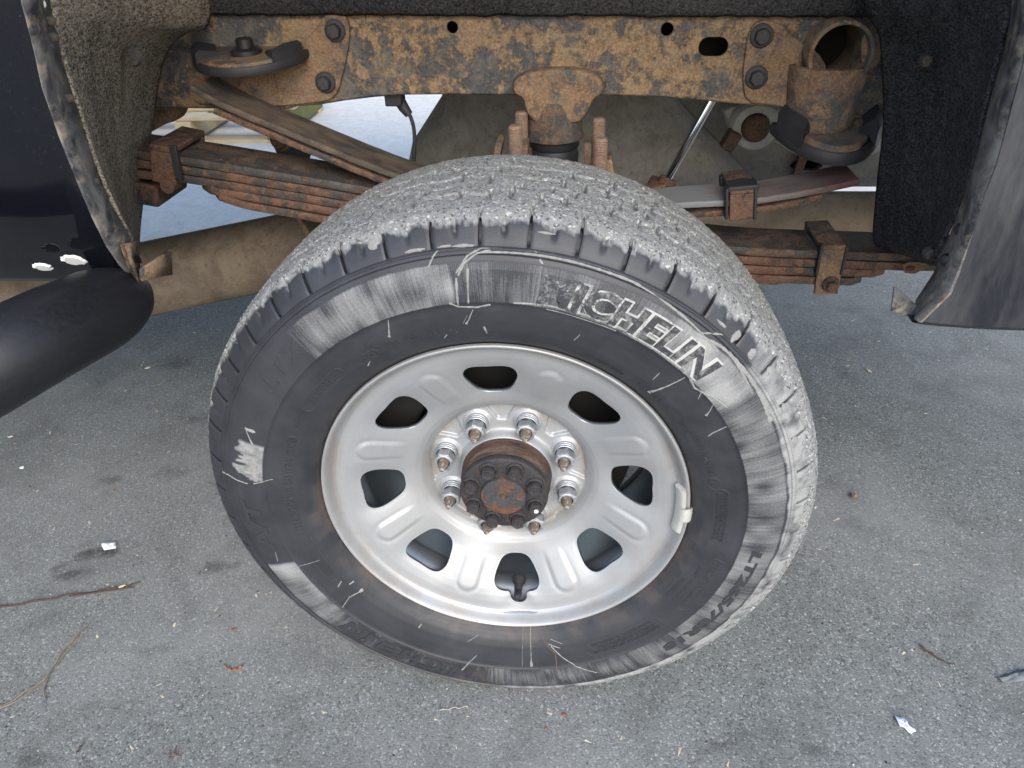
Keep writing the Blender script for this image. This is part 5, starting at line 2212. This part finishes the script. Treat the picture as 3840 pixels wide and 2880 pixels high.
def flake(name, px, py, L, W, ang, mat, label, cat, h=.004, seed=1, jag=.35, group=None):
    c = gp(px, py)
    r_ = random.Random(seed)
    n = 16
    rim = []
    for i in range(n):
        a = 2 * PI * i / n
        k_ = 1 - jag * r_.random()
        rim.append((L / 2 * math.cos(a) * k_, W / 2 * math.sin(a) * k_, h * (.15 + .9 * r_.random())))
    mid_ = [(x * .5, y * .5, h * (.5 + .6 * r_.random())) for x, y, z in rim]
    m_ = MB()
    vs = rim + mid_ + [(0, 0, h * .8)]
    m_.add(vs, [(i, (i + 1) % n, n + (i + 1) % n, n + i) for i in range(n)] + [(n + i, n + (i + 1) % n, 2 * n) for i in range(n)])
    o_ = m_.build(name, mat, None, 25)
    s_ = o_.modifiers.new('thickness', 'SOLIDIFY')
    s_.thickness = .0012
    o_.location = (c[0], c[1], .0006)
    o_.rotation_euler = (0, 0, R_(ang))
    return thing(o_, label, cat, group)


def twig(name, pxs, r0, r1, mat, label, cat, branches=(), h=.003, group=None):
    m_ = MB()
    P = catmull([tuple(gp(*p, h)) for p in pxs], max(8, len(pxs) * 6))
    n = len(P)
    P[:, 2] += np.array([.002 * math.sin(i * .9) for i in range(n)])
    m_.tube([tuple(p) for p in P], [r0 + (r1 - r0) * i / (n - 1) for i in range(n)], 6)
    for b_ in branches:
        Q = catmull([tuple(gp(*p, h)) for p in b_], 10)
        m_.tube([tuple(p) for p in Q], [r0 * .8 + (r1 - r0 * .8) * i / 9 for i in range(10)], 6)
    return thing(m_.build(name, mat, None, 60), label, cat, group)


flake('paper_scrap', 236, 1181, .042, .026, -20, M['paper'], 'torn white paper scrap beside the dark oil stain', 'paper', .005, 3, .3)
flake('plastic_scrap', 1952, 1566, .040, .019, -58, M['plastic'], 'crumpled bluish white plastic scrap on open asphalt', 'plastic', .006, 9, .45)
flake('rubber_strip', 2196, 1464, .075, .020, 18, M['strip'], 'pointed grey rubber strip on the asphalt behind the wheel', 'strip', .006, 4, .2)
flake('wood_chip', 320, 796, .020, .008, 25, M['chip'], 'pale wood chip lying under the truck ahead of the tyre', 'wood chip', .004, 5, .3)
flake('wood_chip', 48, 1012, .014, .010, 5, M['paper'], 'round whitish chip on the asphalt below the side step', 'wood chip', .004, 6, .3)
flake('wood_chip', 24, 945, .016, .007, 20, M['chip'], 'pale tan bark chip close under the side step', 'bark chip', .004, 16, .4)
flake('leaf', 1843, 1074, .022, .015, 70, M['leaf_b'], 'curled brown leaf on the asphalt behind the tyre', 'leaf', .010, 7, .3)
flake('leaf', 505, 1361, .008, .007, 30, M['leaf_o'], 'small round orange leaf bit in front of the tyre', 'leaf', .003, 8, .25)
flake('leaf', 1218, 1545, .008, .006, 10, M['leaf_o'], 'tiny orange leaf bit on the asphalt below the tyre centre', 'leaf', .003, 18, .25)
flake('leaf', 1876, 802, .020, .009, -60, M['chip'], 'narrow tan leaf on the shaded asphalt under the truck', 'leaf', .005, 28, .3)
flake('leaf', 248, 1058, .009, .005, 60, M['leaf_o'], 'orange leaf sliver between the tyre and the side step', 'leaf', .003, 38, .3)
flake('wood_chip', 1180, 1575, .006, .004, 0, M['leaf_o'], 'reddish pebble-like chip near the tyre bottom', 'chip', .003, 48, .3)
flake('bark_scrap', 265, 1268, .018, .009, 25, M['chip'], 'pale bark scrap at the tip of the brown stem', 'bark', .004, 58, .4)
twig('bark_curl', [(483, 1437), (495, 1446), (508, 1448), (522, 1440)], .0012, .0022, M['leaf_o'], 'thin orange curl of bark in front of the tyre', 'bark', h=.002)
twig('stem', [(-30, 1316), (60, 1302), (150, 1285), (230, 1274), (303, 1258)], .0022, .0012, M['stem'], 'long straight brown stem on the asphalt', 'stem', [[(150, 1288), (220, 1278), (290, 1268)]])
twig('grass_stalk', [(-20, 1540), (60, 1492), (105, 1462), (125, 1420), (155, 1385), (195, 1342)], .0014, .0010, M['stalk'], 'long forked dry grass stalk on the asphalt', 'stalk', [[(105, 1462), (92, 1490), (98, 1510)], [(90, 1470), (50, 1510), (0, 1530)], [(120, 1440), (150, 1400), (180, 1372)]])
twig('dry_twig', [(1988, 1395), (2010, 1410), (2035, 1428), (2062, 1436)], .0014, .0008, M['stem'], 'thin dark dry twig on open asphalt', 'twig', [[(1990, 1400), (2030, 1424)]])
twig('pine_needles', [(362, 1640), (374, 1632), (388, 1618)], .0008, .0006, M['leaf_b'], 'small tuft of crossed brown needles on the asphalt', 'needles', [[(360, 1630), (392, 1634)], [(370, 1645), (380, 1612)]])
twig('dry_twig', [(165, 1628), (172, 1615), (182, 1602)], .0012, .0008, M['stem'], 'short dark dry twig near the grass stalk', 'twig')
twig('straw', [(950, 1535), (975, 1530), (1010, 1527)], .0006, .0005, M['chip'], 'pale straw lying in front of the tyre', 'straw')

# fine loose grit and straw specks, far too many to count
n = 5200
gx = rng.uniform(-1.3, 1.3, n)
gy = rng.uniform(-.35, 1.6, n)
pts = np.stack([gx, gy, np.full(n, .0006)], -1)
s_all = .0006 + .0016 * rng.random(n) ** 3
o = scatter('loose_grit', pts[:3600], None, s_all[:3600], plain('light_grit', (.42, .42, .40), .9, 0, .3, 90, .4, 0), None, .6)
o['label'] = 'pale loose grit scattered over the asphalt'
o['category'] = 'grit'
o = scatter('loose_grit', pts[3600:4700], None, s_all[3600:4700] * 1.4, plain('black_grit', (.03, .03, .031), .9, 0, .3, 90, .4, 0), None, .6)
o['label'] = 'dark loose grit scattered over the asphalt'
o['category'] = 'grit'
o = scatter('straw_bits', pts[4700:], None, .0016 + .0022 * rng.random(500), M['chip'], None, .25, 5.0)
o['label'] = 'tiny pale straw bits scattered over the asphalt'
o['category'] = 'straw'
